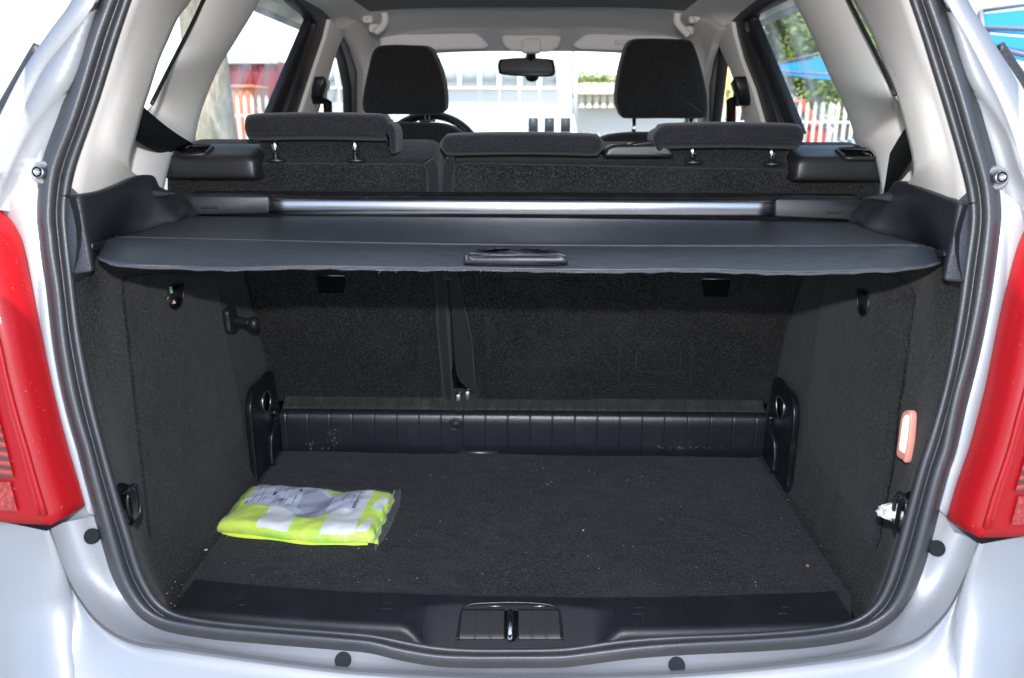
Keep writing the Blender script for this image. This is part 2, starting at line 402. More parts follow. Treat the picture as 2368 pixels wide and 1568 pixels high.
# ---- painted rear body: upper quarters, jambs, sill corner, bumper
def seg(lst, v0, v1, side):
    pts = [p for p in lst if v0 <= p[1] <= v1 and ((p[0] < U0) == (side < 0))]
    return pts if side < 0 else pts[::-1]
upL = dict(rid=[(262, -95), (226, 10), (205, 75), (167, 187), (110, 255), (67, 310), (30, 385), (5, 440), (-4, 486)],
           gap=[(250, -100), (219, 7), (163, 80), (100, 160), (60, 240), (28, 315), (-3, 398), (-22, 450), (-30, 486)],
           sil=[(215, -110), (165, 0), (130, 52), (97, 105), (50, 190), (0, 282), (-50, 370), (-75, 440), (-82, 486)])
upR = dict(rid=[(2143, -95), (2180, 0), (2205, 75), (2241, 187), (2290, 255), (2325, 310), (2350, 385), (2372, 440), (2382, 490)],
           gap=[(2156, -100), (2190, 7), (2232, 80), (2274, 160), (2313, 240), (2342, 315), (2368, 398), (2392, 450), (2400, 490)],
           sil=[(2190, -110), (2231, -5), (2262, 45), (2296, 98), (2330, 150), (2372, 215), (2420, 310), (2448, 400), (2455, 490)])
for side, D in ((-1, upL), (1, upR)):
    c1 = [PO(u, v, .006) for u, v in seg(SO, -100, 505, side)]
    N = 30
    r0 = smooth(c1, N); r1 = smooth([PO(u, v, -.004) for u, v in D['rid']], N)
    r2 = smooth([PO(u, v, -.016) for u, v in D['gap']], N); r2b = [p + A((side * .0020, .014, 0)) for p in r2]; r2c = [p + A((side * .0045, -.001, 0)) for p in r2]
    r3 = smooth([PO(u, v, .022) for u, v in D['sil']], N)
    mid = [.5 * (a + b) + A((side * .004, -.012, 0)) for a, b in zip(r2c, r3)]
    r01 = [.5 * (a + b) + A((0, .010, 0)) for a, b in zip(r0, r1)]
    r4 = [p + A((side * .03, .10, 0)) for p in r3]; r5 = [p + A((side * .05, .34, -.02)) for p in r3]
    loft('quarter_panel', [r0, r01, r1, r2, r2b, r2c, mid, r3, r4, r5], M['paint'], car)
    # black rubber edge of the rear quarter window along the outer corner
    rb = [(100, 112), (60, 180), (0, 285), (-45, 375)] if side < 0 else [(2296, 112), (2330, 162), (2372, 226), (2410, 305)]
    e = smooth([PO(u, v, .030) + A((side * .006, .012, 0)) for u, v in rb], 16)
    tube('quarter_window_trim', e, .013, M['doorseal'], car)
lampL = dict(inn=[(-12, 470), (0, 493), (17, 507), (33, 528), (50, 564), (67, 648), (87, 748), (110, 861), (133, 961), (154, 1041), (174, 1105), (193, 1172)],
             rid=[(-100, 474), (-70, 560), (-40, 660), (0, 781), (20, 871), (43, 960), (67, 1041), (90, 1123), (118, 1214)], out=-190, bot=1163)
lampR = dict(inn=[(2385, 505), (2378, 525), (2366, 551), (2355, 578), (2338, 638), (2311, 754), (2285, 888), (2266, 965), (2245, 1041), (2216, 1122), (2192, 1202)],
             rid=[(2480, 515), (2450, 600), (2420, 700), (2390, 810), (2367, 898), (2347, 970), (2328, 1041), (2294, 1142), (2264, 1243)], out=2560, bot=1200)
for side, D in ((-1, lampL), (1, lampR)):
    N = 30
    c1 = [PO(u, v, .005) for u, v in seg(SO, 425, 1215, side)]
    r0 = smooth(c1, N)
    inn = smooth([PO(u, v, -.004) for u, v in D['inn']], N)
    back = [p + A((side * .030, .030, 0)) for p in inn]
    low = smooth([PO(u, v, -.001) for u, v in D['inn']], N)
    loft('jamb_strip', [r0, [.6 * a + .4 * b + A((0, -.004, 0)) for a, b in zip(r0, low)], [p + A((side * .004, .006, 0)) for p in low], back], M['paint'], car)
    rid = smooth([PO(u, v, -.052) for u, v in D['rid']], N)
    top_v = D['rid'][0][1]
    out = smooth([PO(D['out'], v, .04) for v in np.linspace(top_v + 40, D['bot'] - 6, 8)], N)
    lm = []
    f = (.06, .35, .7)
    rowsl = [[.75 * a + .25 * b + A((side * .0, .03, 0)) for a, b in zip(inn, rid)], inn, [.5 * (a + b) + A((-side * .001, -.001, 0)) for a, b in zip(inn, rid)], rid]
    lens_rows = []
    for t in (.04, .2, .4, .6, .8, 1.):
        lens_rows.append([a * (1 - t) + b * t + A((0, -.016 * math.sin(t * math.pi), 0)) for a, b in zip(rid, out)])
    L = loft('tail_lamp', rowsl + lens_rows, M['red'], car); solid(L, .012)
    tube('lamp_rib', [p + A((side * .002, -.002, 0)) for p in rid[1:-1]], .0034, M['red'], L, 8)
    tube('lamp_rib', [a * .955 + b * .045 + A((0, -.003, 0)) for a, b in zip(rid[1:-1], out[1:-1])], .003, M['red'], L, 8)
    def lens_pt(t, s):
        i = min(N - 2, int(s * (N - 1))); fr = s * (N - 1) - i
        a = rid[i] * (1 - fr) + rid[i + 1] * fr; b = out[i] * (1 - fr) + out[i + 1] * fr
        return a * (1 - t) + b * t + A((0, -.016 * math.sin(t * math.pi) - .0025, 0))
    def patch(name, t0, t1, s0, s1, m, skew=0.):
        rr = [[lens_pt(t + skew * (1 - j / 12) * 0, s0 + (s1 - s0) * j / 12) for j in range(13)] for t in np.linspace(t0, t1, 12)]
        return loft(name, rr, m, L)
    patch('reflector', .17, .95, .86, .955, M['lens'])
    patch('lamp_chamber', .14, .95, .55, .845, M['chamber'])
    patch('lamp_lens', .14, .95, .05, .54, M['lens'])

for side, q in ((-1, [(-190, 1120), (100, 1170), (196, 1130), (222, 1200), (176, 1232), (108, 1262), (-190, 1215)]), (1, [(2560, 1160), (2290, 1200), (2190, 1160), (2164, 1225), (2206, 1262), (2272, 1290), (2560, 1255)])):
    slab('lamp_bed', [PO(u, v, .008) for u, v in q], (0, .02, 0), M['paint'], car, .003)
lineA = [(172, 1203), (186, 1240), (201, 1276), (235, 1350), (268, 1410), (300, 1446), (336, 1470), (403, 1486), (520, 1506), (655, 1525), (789, 1541), (900, 1548), (1030, 1556), (1175, 1560),
         (1330, 1558), (1460, 1554), (1578, 1549), (1746, 1535), (1914, 1515), (2014, 1492), (2075, 1455), (2126, 1400), (2160, 1333), (2186, 1276), (2207, 1231)]
lineB = [(117, 1223), (129, 1260), (141, 1296), (161, 1343), (191, 1392), (222, 1430), (265, 1463), (322, 1486), (403, 1497), (520, 1514), (655, 1532), (789, 1548), (900, 1556), (1030, 1563), (1175, 1567),
         (1330, 1565), (1460, 1561), (1578, 1556), (1746, 1543), (1914, 1524), (2030, 1505), (2115, 1478), (2165, 1437), (2199, 1394), (2232, 1326), (2247, 1290), (2259, 1256)]
lineC = [(108, 1228), (122, 1262), (134, 1296), (150, 1343), (162, 1394), (168, 1444), (166, 1500), (171, 1580), (230, 1690), (420, 1745), (620, 1765), (800, 1772), (950, 1776), (1080, 1778), (1183, 1778),
         (1300, 1778), (1420, 1776), (1570, 1774), (1740, 1770), (1930, 1758), (2120, 1720), (2206, 1600), (2208, 1500), (2212, 1430), (2232, 1353), (2250, 1300), (2268, 1258)]
NB = 120
c1 = [p for p in SO if p[1] >= 1165]
def lowf(v): return min(1, max(0, (v - 1360) / 110))
def seg3(pts, i0, i1, n0, n1, n2):
    P = pts; m = len(P); dense = []
    for i in range(m - 1):
        g = lambda k: P[max(0, min(m - 1, k))]
        p0, p1, p2, p3 = g(i - 1), g(i), g(i + 1), g(i + 2)
        for k in range(12):
            t = k / 12; dense.append(.5 * (2 * p1 + (p2 - p0) * t + (2 * p0 - 5 * p1 + 4 * p2 - p3) * t * t + (3 * p1 - p0 - 3 * p2 + p3) * t ** 3))
    dense.append(P[-1]); a_, b_ = 12 * i0, 12 * (m - 1 - i1)
    return resample(dense[:a_ + 1], n0) + resample(dense[a_:b_ + 1], n1)[1:-1] + resample(dense[b_:], n2)
r0 = smooth([PO(u, v, .006 - .016 * lowf(v)) for u, v in c1], NB); rA = smooth([PO(u, v, .002 - .030 * lowf(v)) for u, v in lineA], NB)
rB = smooth([PO(u, v, -.024 - .022 * lowf(v)) for u, v in lineB], NB)
rAB = [.35 * a + .65 * b + A((0, .008 * min(1, max(0, (a[2] - .60) / .12)), 0)) for i, (a, b) in enumerate(zip(rA, rB))]
loft('rear_body_panel', [r0, [.5 * (a + b) for a, b in zip(r0, rA)], rA, rAB, rB], M['paint'], car)
def yC(u, v): return -.082 if v < 1400 else -.082 - .075 * min(1, (v - 1400) / 260)
rB = seg3([PO(u, v, -.024 - .022 * lowf(v)) for u, v in lineB], 4, 3, 20, 80, 20)
rC = seg3([PY(u, v, yC(u, v)) for u, v in lineC], 4, 3, 20, 80, 20)
rB1 = [p + A((0, -.003, -.002)) for p in rB]
rB2 = [p * .97 + c * .03 + A((0, -.004, .001)) for p, c in zip(rB, rC)]
rowsb = [[p + A((0, .006, -.003)) for p in rB], rB1, rB2]
for t in (.15, .35, .6, .82, 1.):
    rowsb.append([a * (1 - t) + b * t + A((0, .003 * math.sin(t * math.pi), -.003 * math.sin(t * math.pi))) for a, b in zip(rB2, rC)])
bmp = loft('bumper', rowsb, M['paint'], car)
for side in (-1, 1):                                        # bumper corners, wrapping round to the flanks
    C = [p for p in (lineC[:8] + [(172, 1700), (172, 1800)] if side < 0 else lineC[::-1][:6] + [(2206, 1600), (2206, 1700), (2206, 1800)])]
    a = smooth([PY(u, v, yC(u, v)) for u, v in C], 28)
    topv = (1196, 1165) if side < 0 else (1235, 1205)
    o_ = smooth([PY(-190 if side < 0 else 2560, v, .02) for v in np.linspace(topv[1], 1790, 8)], 28)
    rr = [[p + A((-side * .001, .003, 0)) for p in a]]
    for t in (0, .03, .1, .25, .45, .7, .9, 1.):
        rr.append([p * (1 - t) + q * t + A((0, -.045 * math.sin(t ** .6 * math.pi) * min(1, j_ / 9), 0)) for j_, (p, q) in enumerate(zip(a, o_))])
    rr.append([q + A((side * .02, .35, 0)) for q in o_])
    loft('bumper_corner', rr, M['paint'], bmp)
# rubber stops and striker bolts
for u, v, r in ((792, 1526, .0100), (1565, 1538, .0100), (211, 1240, .0098), (2167, 1268, .0098)):
    lo_ = lowf(v); c = PO(u, v, .0005 - .0265 * lo_); R3 = Vector((0, -1, .45 + .45 * lo_)).to_track_quat('Z', 'Y').to_matrix()
    pr = [(-.004, 1.), (.0000, 1.), (.0010, .95), (.0011, .8), (.0005, .5), (.0005, .05)]
    loft('rubber_stop', [[c + np.array(R3 @ Vector((math.cos(a) * r * f, math.sin(a) * r * f, h))) for a in np.linspace(0, 2 * math.pi, 25)[:-1]] for h, f in pr], M['stop'], car, True, False, True)
for u, v in ((95, 399), (2307, 411)):
    c = PO(u, v, -.006); R3 = Vector((0, -1, .17)).to_track_quat('Z', 'Y').to_matrix()
    ringp = lambda r, h: [c + np.array(R3 @ Vector((math.cos(a) * r, math.sin(a) * r, h))) for a in np.linspace(0, 2 * math.pi, 21)[:-1]]
    b = loft('bolt_boss', [ringp(.016, -.012), ringp(.0130, -.001), ringp(.011, .0005), ringp(.010, -.001)], M['paint'], car, True, False, True)
    loft('bolt_head', [ringp(.0075, .000), ringp(.0075, .006), ringp(.0062, .0075), ringp(.004, .0078), ringp(.0035, .004)], M['steel'], b, True, False, True)
    tube('bolt_socket', ringp(.0052, .0078), .0011, M['blackhole'], b, 6, True)

# ---- boot floor
FZ = .607
fl_rows = []
for y in np.linspace(.09, .66, 24):
    hw = .519 - (max(0, .17 - y) * .35)
    fl_rows.append([A((x * hw, y, FZ + .0012 * math.sin(9 * x + 4 * y))) for x in np.linspace(-1, 1, 40)])
loft('boot_floor', fl_rows, M['carpet'], car)

# ---- carpeted side trims
for side in (-1, 1):
    src = [p for p in SI if 470 <= p[1] <= 1412 and ((p[0] < U0) == (side < 0))]
    if side > 0: src = src[::-1]
    edge = smooth([PO(u, v, .030) for u, v in src], 60)
    zs = [1.128, 1.10, 1.05, .97, .88, .80, .74, .695, .66, .63, .607, .604]
    def at_z(z):
        for a, b in zip(edge, edge[1:]):
            if b[2] <= z <= a[2]:
                t = (a[2] - z) / max(1e-9, a[2] - b[2]); return a * (1 - t) + b * t
        return edge[0] if z > edge[0][2] else edge[-1]
    wall = {1.128: .541, 1.10: .541, 1.05: .541, .97: .541, .88: .541, .80: .541, .74: .541, .695: .541, .66: .533, .63: .524, .607: .516, .604: .50}
    cols = []
    for t in (0., .25, .5, .75, 1.):
        col = []
        for z in zs:
            e = at_z(z); e = A((e[0] + side * .004, e[1], max(z, e[2]) if z > .62 else e[2] * .0 + z + .012 * (1 - t)))
            y1 = .10; x1 = side * wall[z]
            s = t * t * (3 - 2 * t)
            dy = e[1] * (1 - t) + y1 * t
            col.append(A((e[0] * (1 - s) + x1 * s, dy, e[2] * (1 - t) + z * t)))
        cols.append(col)
    for y in (.13, .2, .3, .4, .5, .6, .72):
        cols.append([A((side * wall[z], y, z)) for z in zs])
    st = loft('side_trim', cols, M['wallcarpet'], car); 
    sub = st.modifiers.new('sub', 'SUBSURF'); sub.levels = 1; sub.render_levels = 2
    if side < 0:
        pan = [(286, 670), (292, 648), (320, 636), (470, 636), (500, 660), (520, 760), (543, 870), (558, 960), (560, 1010), (540, 1042), (470, 1124), (410, 1192), (360, 1248), (348, 1240), (336, 1130), (313, 921), (298, 780)]
        X0 = -.5375
    else:
        pan = [(2108, 672), (2112, 690), (2100, 770), (2086, 890), (2075, 950), (2062, 1080), (2042, 1180), (2028, 1262), (2018, 1270), (1962, 1178), (1900, 1090), (1874, 1036), (1866, 990), (1870, 900), (1885, 780), (1900, 690), (1912, 650), (1935, 632), (2050, 636), (2085, 650)]
        X0 = .5375
    pts = [PX(u, v, X0) for u, v in pan]
    slab('wall_panel', smooth(pts, 120, True), (side * .006, 0, 0), M['wallcarpet'], car, .003, 3)
    # oval grab recess with its strap
    cu, cv, au, av = (406, 686, 17, 29) if side < 0 else (1995, 700, 16, 31)
    c = PX(cu, cv, X0 - side * .0012); w_ = abs(PX(cu + au, cv, X0)[1] - c[1]); h_ = abs(PX(cu, cv + av, X0)[2] - c[2])
    el = [c + A((0, math.cos(a) * w_, math.sin(a) * h_)) for a in np.linspace(0, 2 * math.pi, 29)[:-1]]
    eli = [c + A((side * .004, math.cos(a) * w_ * .8, math.sin(a) * h_ * .85)) for a in np.linspace(0, 2 * math.pi, 29)[:-1]]
    g = loft('grab_recess', [el, eli, [p * .5 + c * .5 + A((side * .001, 0, 0)) for p in eli]], M['gloss'], car, True, False, True)
    tube('recess_rim', el, .0016, M['capblack'], g, 8, True)
    slab('recess_strap', [c + A((-side * .003, -w_, -.003)), c + A((-side * .003, w_, .006)), c + A((-side * .003, w_, .017)), c + A((-side * .003, -w_, .008))], (side * .004, 0, 0), M['capblack'], g, .001)
    if side < 0:
        q = lambda pts, x: [PX(u, v, x) for u, v in pts]
        slab('sticker', q([(391, 664), (397, 662), (401, 677), (395, 679)], -.5335), (-.0006, 0, 0), M['green'], g, 0, sm=False)
        slab('sticker', q([(402, 693), (407, 701), (399, 703)], -.5335), (-.0006, 0, 0), M['stwhite'], g, 0, sm=False)
        slab('sticker', q([(400, 694), (402, 693), (399, 703), (397, 702)], -.5335), (-.0006, 0, 0), M['inkred'], g, 0, sm=False)
    # lashing eye low by the opening
    eu, ev = (303, 1163) if side < 0 else (2087, 1183)
    c = PX(eu, ev, side * .500)
    puff('lashing_eye_plate', [c + A((side * .006, math.cos(a) * .020, math.sin(a) * .027)) for a in np.linspace(0, 2 * math.pi, 17)[:-1]], (side * .02, 0, 0), M['blackhole'], car, .003, 40, 3)
    path = [c + A((0, -.013, -.022)), c + A((-side * .010, -.013, -.02)), c + A((-side * .012, -.013, 0)), c + A((-side * .010, -.013, .02)), c + A((0, -.013, .022))]
    pp_ = smooth(path, 20)
    loft('lashing_eye', [[p + A((0, d, 0)) for p in pp_] for d in (-.006, -.003, .003, .006)], M['gloss'], car)
    tube('lashing_ring', [c + A((-side * .004, math.cos(a) * .016, math.sin(a) * .025)) for a in np.linspace(0, 2 * math.pi, 25)[:-1]], .0026, M['gloss'], car, 8, True)

# bag hook on the side wall by the seats
hk = [(528, 724), (531, 716), (540, 709), (547, 711), (552, 735), (555, 758), (549, 768), (541, 771), (534, 767), (531, 745)]
hook = puff('bag_hook', [PX(u, v, -.526) for u, v in hk], (-.012, 0, 0), M['capblack'], car, .004, 50, 3)
c0 = PX(543, 741, -.527); c1_ = c0 + A((.034, -.010, -.002))
tube('hook_peg', smooth([c0, .5 * (c0 + c1_), c1_], 6), .0075, M['capblack'], hook, 16)
tube('hook_knob', [c1_ - A((.003, 0, 0)), c1_, c1_ + A((.010, -.003, 0)), c1_ + A((.013, -.003, 0))], [.009, .0115, .0115, .009], M['capblack'], hook, 18)
# lit boot lamp in the right-hand trim
lp = [(2083, 958), (2096, 948), (2104, 958), (2101, 1010), (2098, 1035), (2091, 1069), (2084, 1064), (2071, 1052), (2075, 1010)]
M['lampframe'] = mat('pink_lamp_plastic', (.80, .34, .26), .35)
bl_ = puff('boot_lamp', [PX(u, v, .527) for u, v in lp], (.010, 0, 0), M['lampframe'], car, .003, 50, 3)
lc_ = sum(PX(u, v, .5255) for u, v in lp) / len(lp)
puff('lamp_lens', [lc_ + (PX(u, v, .5255) - lc_) * A((1, .52, .74)) + A((0, .001, .003)) for u, v in lp], (.004, 0, 0), M['lampglow'], bl_, .0018, 50, 3)

# ---- plastic threshold in front of the seats
def ribbed(name, xs0, xs1, prof, pitch, m, parent, half=None, depth=.0014, w=.0016, phase=0.):
    xs = []; x = xs0 + phase
    while x < xs1 - .004:
        if x > xs0 + .004: xs += [(x - w - .0012, 0), (x - w, 0), (x - w * .35, 1), (x + w * .35, 1), (x + w, 0), (x + w + .0012, 0)]
        x += pitch
    xs = sorted([(xs0, 0), (xs1, 0)] + xs + [(t, 0) for t in np.linspace(xs0, xs1, 60)[1:-1] if all(abs(t - q[0]) > .003 for q in xs)])
    rows = []
    for x, g in xs:
        P = prof(x); r = []
        for i, (y, z) in enumerate(P):
            a = P[max(0, i - 1)]; b = P[min(len(P) - 1, i + 1)]; ty, tz = b[0] - a[0], b[1] - a[1]; L = math.hypot(ty, tz) or 1
            ny, nz = (-tz / L, ty / L)
            if ny > .1 and abs(nz) < .9 and False: pass
            s = 1 if (ny * -1 + nz * .8) > 0 else -1
            d = depth * g * (0 if i in (0, len(P) - 1) else 1)
            r.append(A((x, y - s * ny * d, z - s * nz * d)))
        rows.append(r)
    return loft(name, rows, m, parent)
thp = [(.652, .600), (.645, .606), (.645, .63), (.645, .66), (.645, .676), (.6453, .682), (.6463, .688), (.648, .693), (.651, .697), (.655, .6995), (.660, .7008), (.663, .7012), (.664, .700)]
th = ribbed('threshold_trim', -.512, .520, lambda x: [(y + .006 * (x > 9), z + .004 * x) for y, z in thp], .0475, M['thresh'], car, phase=.012)
M['dustytop'] = mat('dust_greyed_plastic', (.05, .048, .045), .6, spec=.4)
v_ = dusty(M['dustytop'], (.040, .039, .037), (.16, .15, .14), 25, .4)
ribbed('threshold_top', -.512, .520, lambda x: [(.663, .699 + .004 * x), (.6645, .7018 + .004 * x), (.672, .7055 + .004 * x), (.685, .7125 + .004 * x), (.70, .721 + .004 * x), (.72, .73 + .004 * x)], .02375, M['dustytop'], car, phase=.012, depth=.0022, w=.0022)
c = PY(1053, 982, .6445)
for r0_, r1_, nm in ((.0135, .011, 'plug_rim'), (.0075, .0065, 'plug')):
    rg = lambda r, d: [c + A((math.cos(a) * r, -d, math.sin(a) * r)) for a in np.linspace(0, 2 * math.pi, 25)[:-1]]
    if nm == 'plug_rim': loft(nm, [rg(.0145, -.001), rg(.0135, .0022), rg(.0105, .0022), rg(.0095, -.001)], M['plastic'], th, True)
    else: loft(nm, [rg(.0078, -.001), rg(.007, .0015), rg(.003, .002)], M['plastic'], th, True, False, True)
slab('clip', [A((-.13, .6435, .6085)), A((-.045, .6435, .6085)), A((-.045, .6435, .611)), A((-.13, .6435, .611))], (0, .004, 0), M['steel'], th, 0)
# scuff marks on the threshold: chalky abrasions with their own outline
random.seed(3)
sb = bmesh.new()
for (x0, z0, n_, sx, sz) in ((-.445, .625, 9, .012, .008), (-.40, .64, 26, .010, .022), (.33, .628, 10, .015, .003), (.375, .628, 8, .02, .003), (.30, .63, 4, .01, .003)):
    for _ in range(n_):
        x = random.gauss(x0, sx); z = random.gauss(z0, sz * .6); a = random.uniform(.0006, .003); b = random.uniform(.0005, .0035)
        if not .612 < z < .676: continue
        vs = [sb.verts.new((x + dx * a * random.uniform(.5, 1.3), .6438, z + dz * b * random.uniform(.5, 1.3))) for dx, dz in ((-1, -.4), (0, -1), (1, -.2), (.6, .8), (-.5, 1))]
        sb.faces.new(vs)
M['scuff'] = mat('chalky_scuff', (.085, .09, .10), .9)
o = mesh_obj('scuff_mark', sb, M['scuff'], th); o['kind'] = 'stuff'

# ---- moulded anchor brackets at both ends of the threshold
brk = [(631, 858), (614, 874), (597, 889), (588, 903), (583, 925), (581, 948), (584, 989), (589, 1040), (595, 1100), (597, 1113), (625, 1080), (650, 1052), (659, 1041), (655, 989), (645, 929), (638, 895)]
bR = [(1789, 872), (1806, 890), (1822, 906), (1829, 920), (1833, 950), (1832, 985), (1826, 1040), (1820, 1100), (1816, 1140), (1795, 1110), (1772, 1075), (1762, 1056), (1768, 1000), (1775, 950), (1780, 920)]
for side, poly in ((-1, brk), (1, bR)):
    X0 = side * .513
    P = [PX(u, v, X0) for u, v in poly]
    b = slab('anchor_bracket', smooth(P, 90, True), (side * .013, 0, 0), M['gloss'], car, .0035, 4)
    cu = [(612, 908), (620, 905), (625, 925), (622, 945), (615, 955), (609, 945), (607, 925)] if side < 0 else [(1797, 918), (1805, 920), (1812, 935), (1810, 960), (1803, 970), (1797, 955), (1795, 935)]
    ring_ = smooth([PX(u, v, X0 - side * .001) for u, v in cu], 30, True)
    tube('eye_rim', ring_, .0022, M['steel'], b, 8, True)
    loft('eye_hollow', [[p + A((-side * .0004, 0, 0)) for p in ring_], [p * .5 + sum(ring_) / 30 * .5 + A((side * .002, 0, 0)) for p in ring_]], M['blackhole'], b, True, False, True)
    bl = [(632, 950), (638, 965), (634, 985), (628, 1010), (627, 1045), (629, 1075)] if side < 0 else [(1783, 962), (1779, 978), (1785, 1000), (1790, 1025), (1791, 1060), (1788, 1090)]
    tube('moulded_rib', smooth([PX(u, v, X0 - side * .001) for u, v in bl], 24), [.006 + .003 * math.sin(i / 23 * math.pi * 2.2) for i in range(24)], M['gloss'], b, 12)

# ---- load sill: grooved plate with the latch recess
def sill_back(x): return .118 + .030 * (abs(x) / .49) ** 2
def sill_front(x):
    a = abs(x); f = .034 + .030 * (a / .49) ** 2
    if a < .155: t = min(1, (.155 - a) / .05); f -= .010 * t * t * (3 - 2 * t)
    return f
def dip(x):
    a = abs(x - .003)
    t = min(1, max(0, (.158 - a) / .045)); return t * t * (3 - 2 * t)
def sill_z(x, y):
    d = dip(x); top = .097 - .18 * max(0, abs(x) - .08)
    ramp_ = max(0, top - y)
    return .6155 - d * min(.045, ramp_ * .55)
xs = sorted(set([round(t, 5) for t in np.linspace(-.491, .486, 120)]))
gro = [x for x in np.arange(-.47, .48, .0345)]
xs2 = []
for x in xs: 
    if all(abs(x - g) > .0035 for g in gro): xs2.append((x, 0))
for g in gro: xs2 += [(g - .0028, 0), (g + .0028, 0), (g - .0016, 0), (g - .0006, 1), (g + .0006, 1), (g + .0016, 0)]
xs2.sort()
rows = []
for x, g in xs2:
    yb, yf = sill_back(x), sill_front(x); r = [A((x, yb + .004, .60)), A((x, yb, .611))]
    inrec = abs(x - .003) < .118
    for t in np.linspace(0, 1, 26):
        y = yb - .004 + (yf + .010 - yb + .004) * t
        r.append(A((x, y, sill_z(x, y) - (.0012 * g if (t < .93 and not (inrec and y < .10)) else 0))))
    ze = sill_z(x, yf + .010)
    r += [A((x, yf + .004, ze - .002)), A((x, yf, ze - .007)), A((x, yf - .002, ze - .016)), A((x, yf + .002, ze - .05))]
    rows.append(r)
sill = loft('load_sill', rows, M['plastic'], car)
# latch cover with its arch-shaped frame, grooves and slot
def rec(u, v, dz=0.):
    z = .60
    for _ in range(30):
        p = PZ(u, v, z); z = .6 * z + .4 * (sill_z(p[0], p[1]) + dz)
    return PZ(u, v, z)
arch = [(1056, 1480), (1062, 1445), (1067, 1416), (1073, 1405), (1086, 1398), (1110, 1395), (1183, 1393), (1240, 1395), (1275, 1400), (1288, 1407), (1293, 1418), (1297, 1445), (1301, 1480)]
ap = smooth([rec(u, v, .0015) for u, v in arch], 60)
tube('latch_frame', ap, .0020, M['gloss'], sill, 8)
for (ua, ub) in ((1064, 1166), (1198, 1294)):
    g3 = []
    for v in np.linspace(1408, 1479, 16):
        f = (v - 1408) / 71
        a_, b_ = ua + (1066 - 1058) * (.5 - f) * (1 if ua < 1100 else 0), ub + (0 if ub < 1200 else (f - .5) * 7)
        g3.append([rec(u, v, .004 - .0015 * max(0, (v - 1468) / 11) - .0006 * (1 if k in (13, 14, 27, 28) else 0)) for k, u in enumerate(np.linspace(a_, b_, 42))])
    lc = loft('latch_cover', g3, M['capblack'], sill)
    solid(lc, .002)
slot = [rec(u, v, .0035) for u, v in [(1165, 1412), (1198, 1412), (1197, 1465), (1190, 1477), (1182, 1480), (1173, 1477), (1166, 1465)]]
slab('latch_slot', slot, (0, .0, -.003), M['blackhole'], sill, 0)
sp_ = [rec(1180, 1412, .004), rec(1180, 1418, .011), rec(1179.5, 1440, .0135), rec(1179, 1464, .012), rec(1178.5, 1478, .006)]
tube('latch_striker', smooth(sp_, 20), .0042, M['chrome'], sill, 14)
for u0, u1 in ((1128, 1160), (1232, 1262)):
    slab('clip_tab', [rec(u0, 1401, .0015), rec(u1, 1401, .0015), rec(u1, 1404, .0015), rec(u0, 1404, .0015)], (0, 0, .0015), M['steel'], sill, 0)
for u, v in ((553, 1391), (894, 1400), (1474, 1412), (1812, 1411)):
    c = PZ(u, v, .6158)
    tube('moulded_square', [c + A((dx * .011, dy * .008, 0)) for dx, dy in ((-1, -1), (1, -1), (1, 1), (-1, 1))], .0006, M['plastic'], sill, 5, True)

# ---------------------------------------------------------------- rear seats
def fillet(pts, r, k=5):
    P = [A(p) for p in pts]; n = len(P); out = []
    for i in range(n):
        p0, p, p2 = P[i - 1], P[i], P[(i + 1) % n]
        rr = r[i] if hasattr(r, '__len__') else r
        a = p0 - p; b = p2 - p; la, lb = np.linalg.norm(a), np.linalg.norm(b); d = min(rr, la * .45, lb * .45)
        s, e = p + a / la * d, p + b / lb * d
        for t in np.linspace(0, 1, k): out.append((1 - t) ** 2 * s + 2 * t * (1 - t) * p + t * t * e)
    return out
def seat_pt(x, z, off=0.): return A((x, .49 + .41 * (1.23 - z) - off, z))
SN = A((0, .925, .379))                      # into the backrest
rsL = empty('rear_seat', (-.38, .60, .70), parent=car); rsR = empty('rear_seat', (.25, .60, .70), parent=car)
bodyL = [(-.525, .735), (-.15, .735), (-.143, 1.0), (-.141, 1.229), (-.60, 1.229), (-.632, 1.21), (-.634, 1.165), (-.56, 1.13), (-.530, 1.09)]
bodyR = [(-.110, .74), (.525, .74), (.532, 1.09), (.56, 1.13), (.638, 1.165), (.636, 1.21), (.605, 1.226), (-.127, 1.226), (-.128, 1.0)]
bl = slab('backrest', fillet([seat_pt(x, z) for x, z in bodyL], [.02, .02, .02, .03, .03, .02, .02, .02, .02]), SN * .10, M['seat'], rsL, .012, 4)
br = slab('backrest', fillet([seat_pt(x, z) for x, z in bodyR], [.02, .02, .02, .02, .02, .02, .03, .03, .02]), SN * .10, M['seat'], rsR, .012, 4)
cpL = [(386, 404), (590, 405), (592, 381), (955, 383), (992, 388), (994, 440), (997, 500), (1006, 640), (1012, 760), (1022, 928), (640, 928), (600, 780), (572, 640), (520, 560), (386, 470)]
cpR = [(1043, 386), (1080, 381), (1838, 396), (1842, 406), (2036, 410), (2034, 470), (1900, 560), (1850, 640), (1812, 780), (1786, 934), (1101, 930), (1097, 860), (1091, 790), (1066, 705), (1049, 640), (1041, 500), (1040, 440)]
fR = [.030, .03, .004, .004, .01, .02, .03, .03, .03, .01, .01, .02, .03, .03, .03, .03, .03]
fL = [.01, .004, .004, .03, .030, .03, .03, .03, .03, .01, .01, .03, .03, .03, .02]
slab('carpet_panel', fillet([PS(u, v, .006) for u, v in cpL], fL), SN * .010, M['seatcarpet'], rsL, .003, 3)
slab('carpet_panel', fillet([PS(u, v, .006) for u, v in cpR], fR), SN * .010, M['seatcarpet'], rsR, .003, 3)
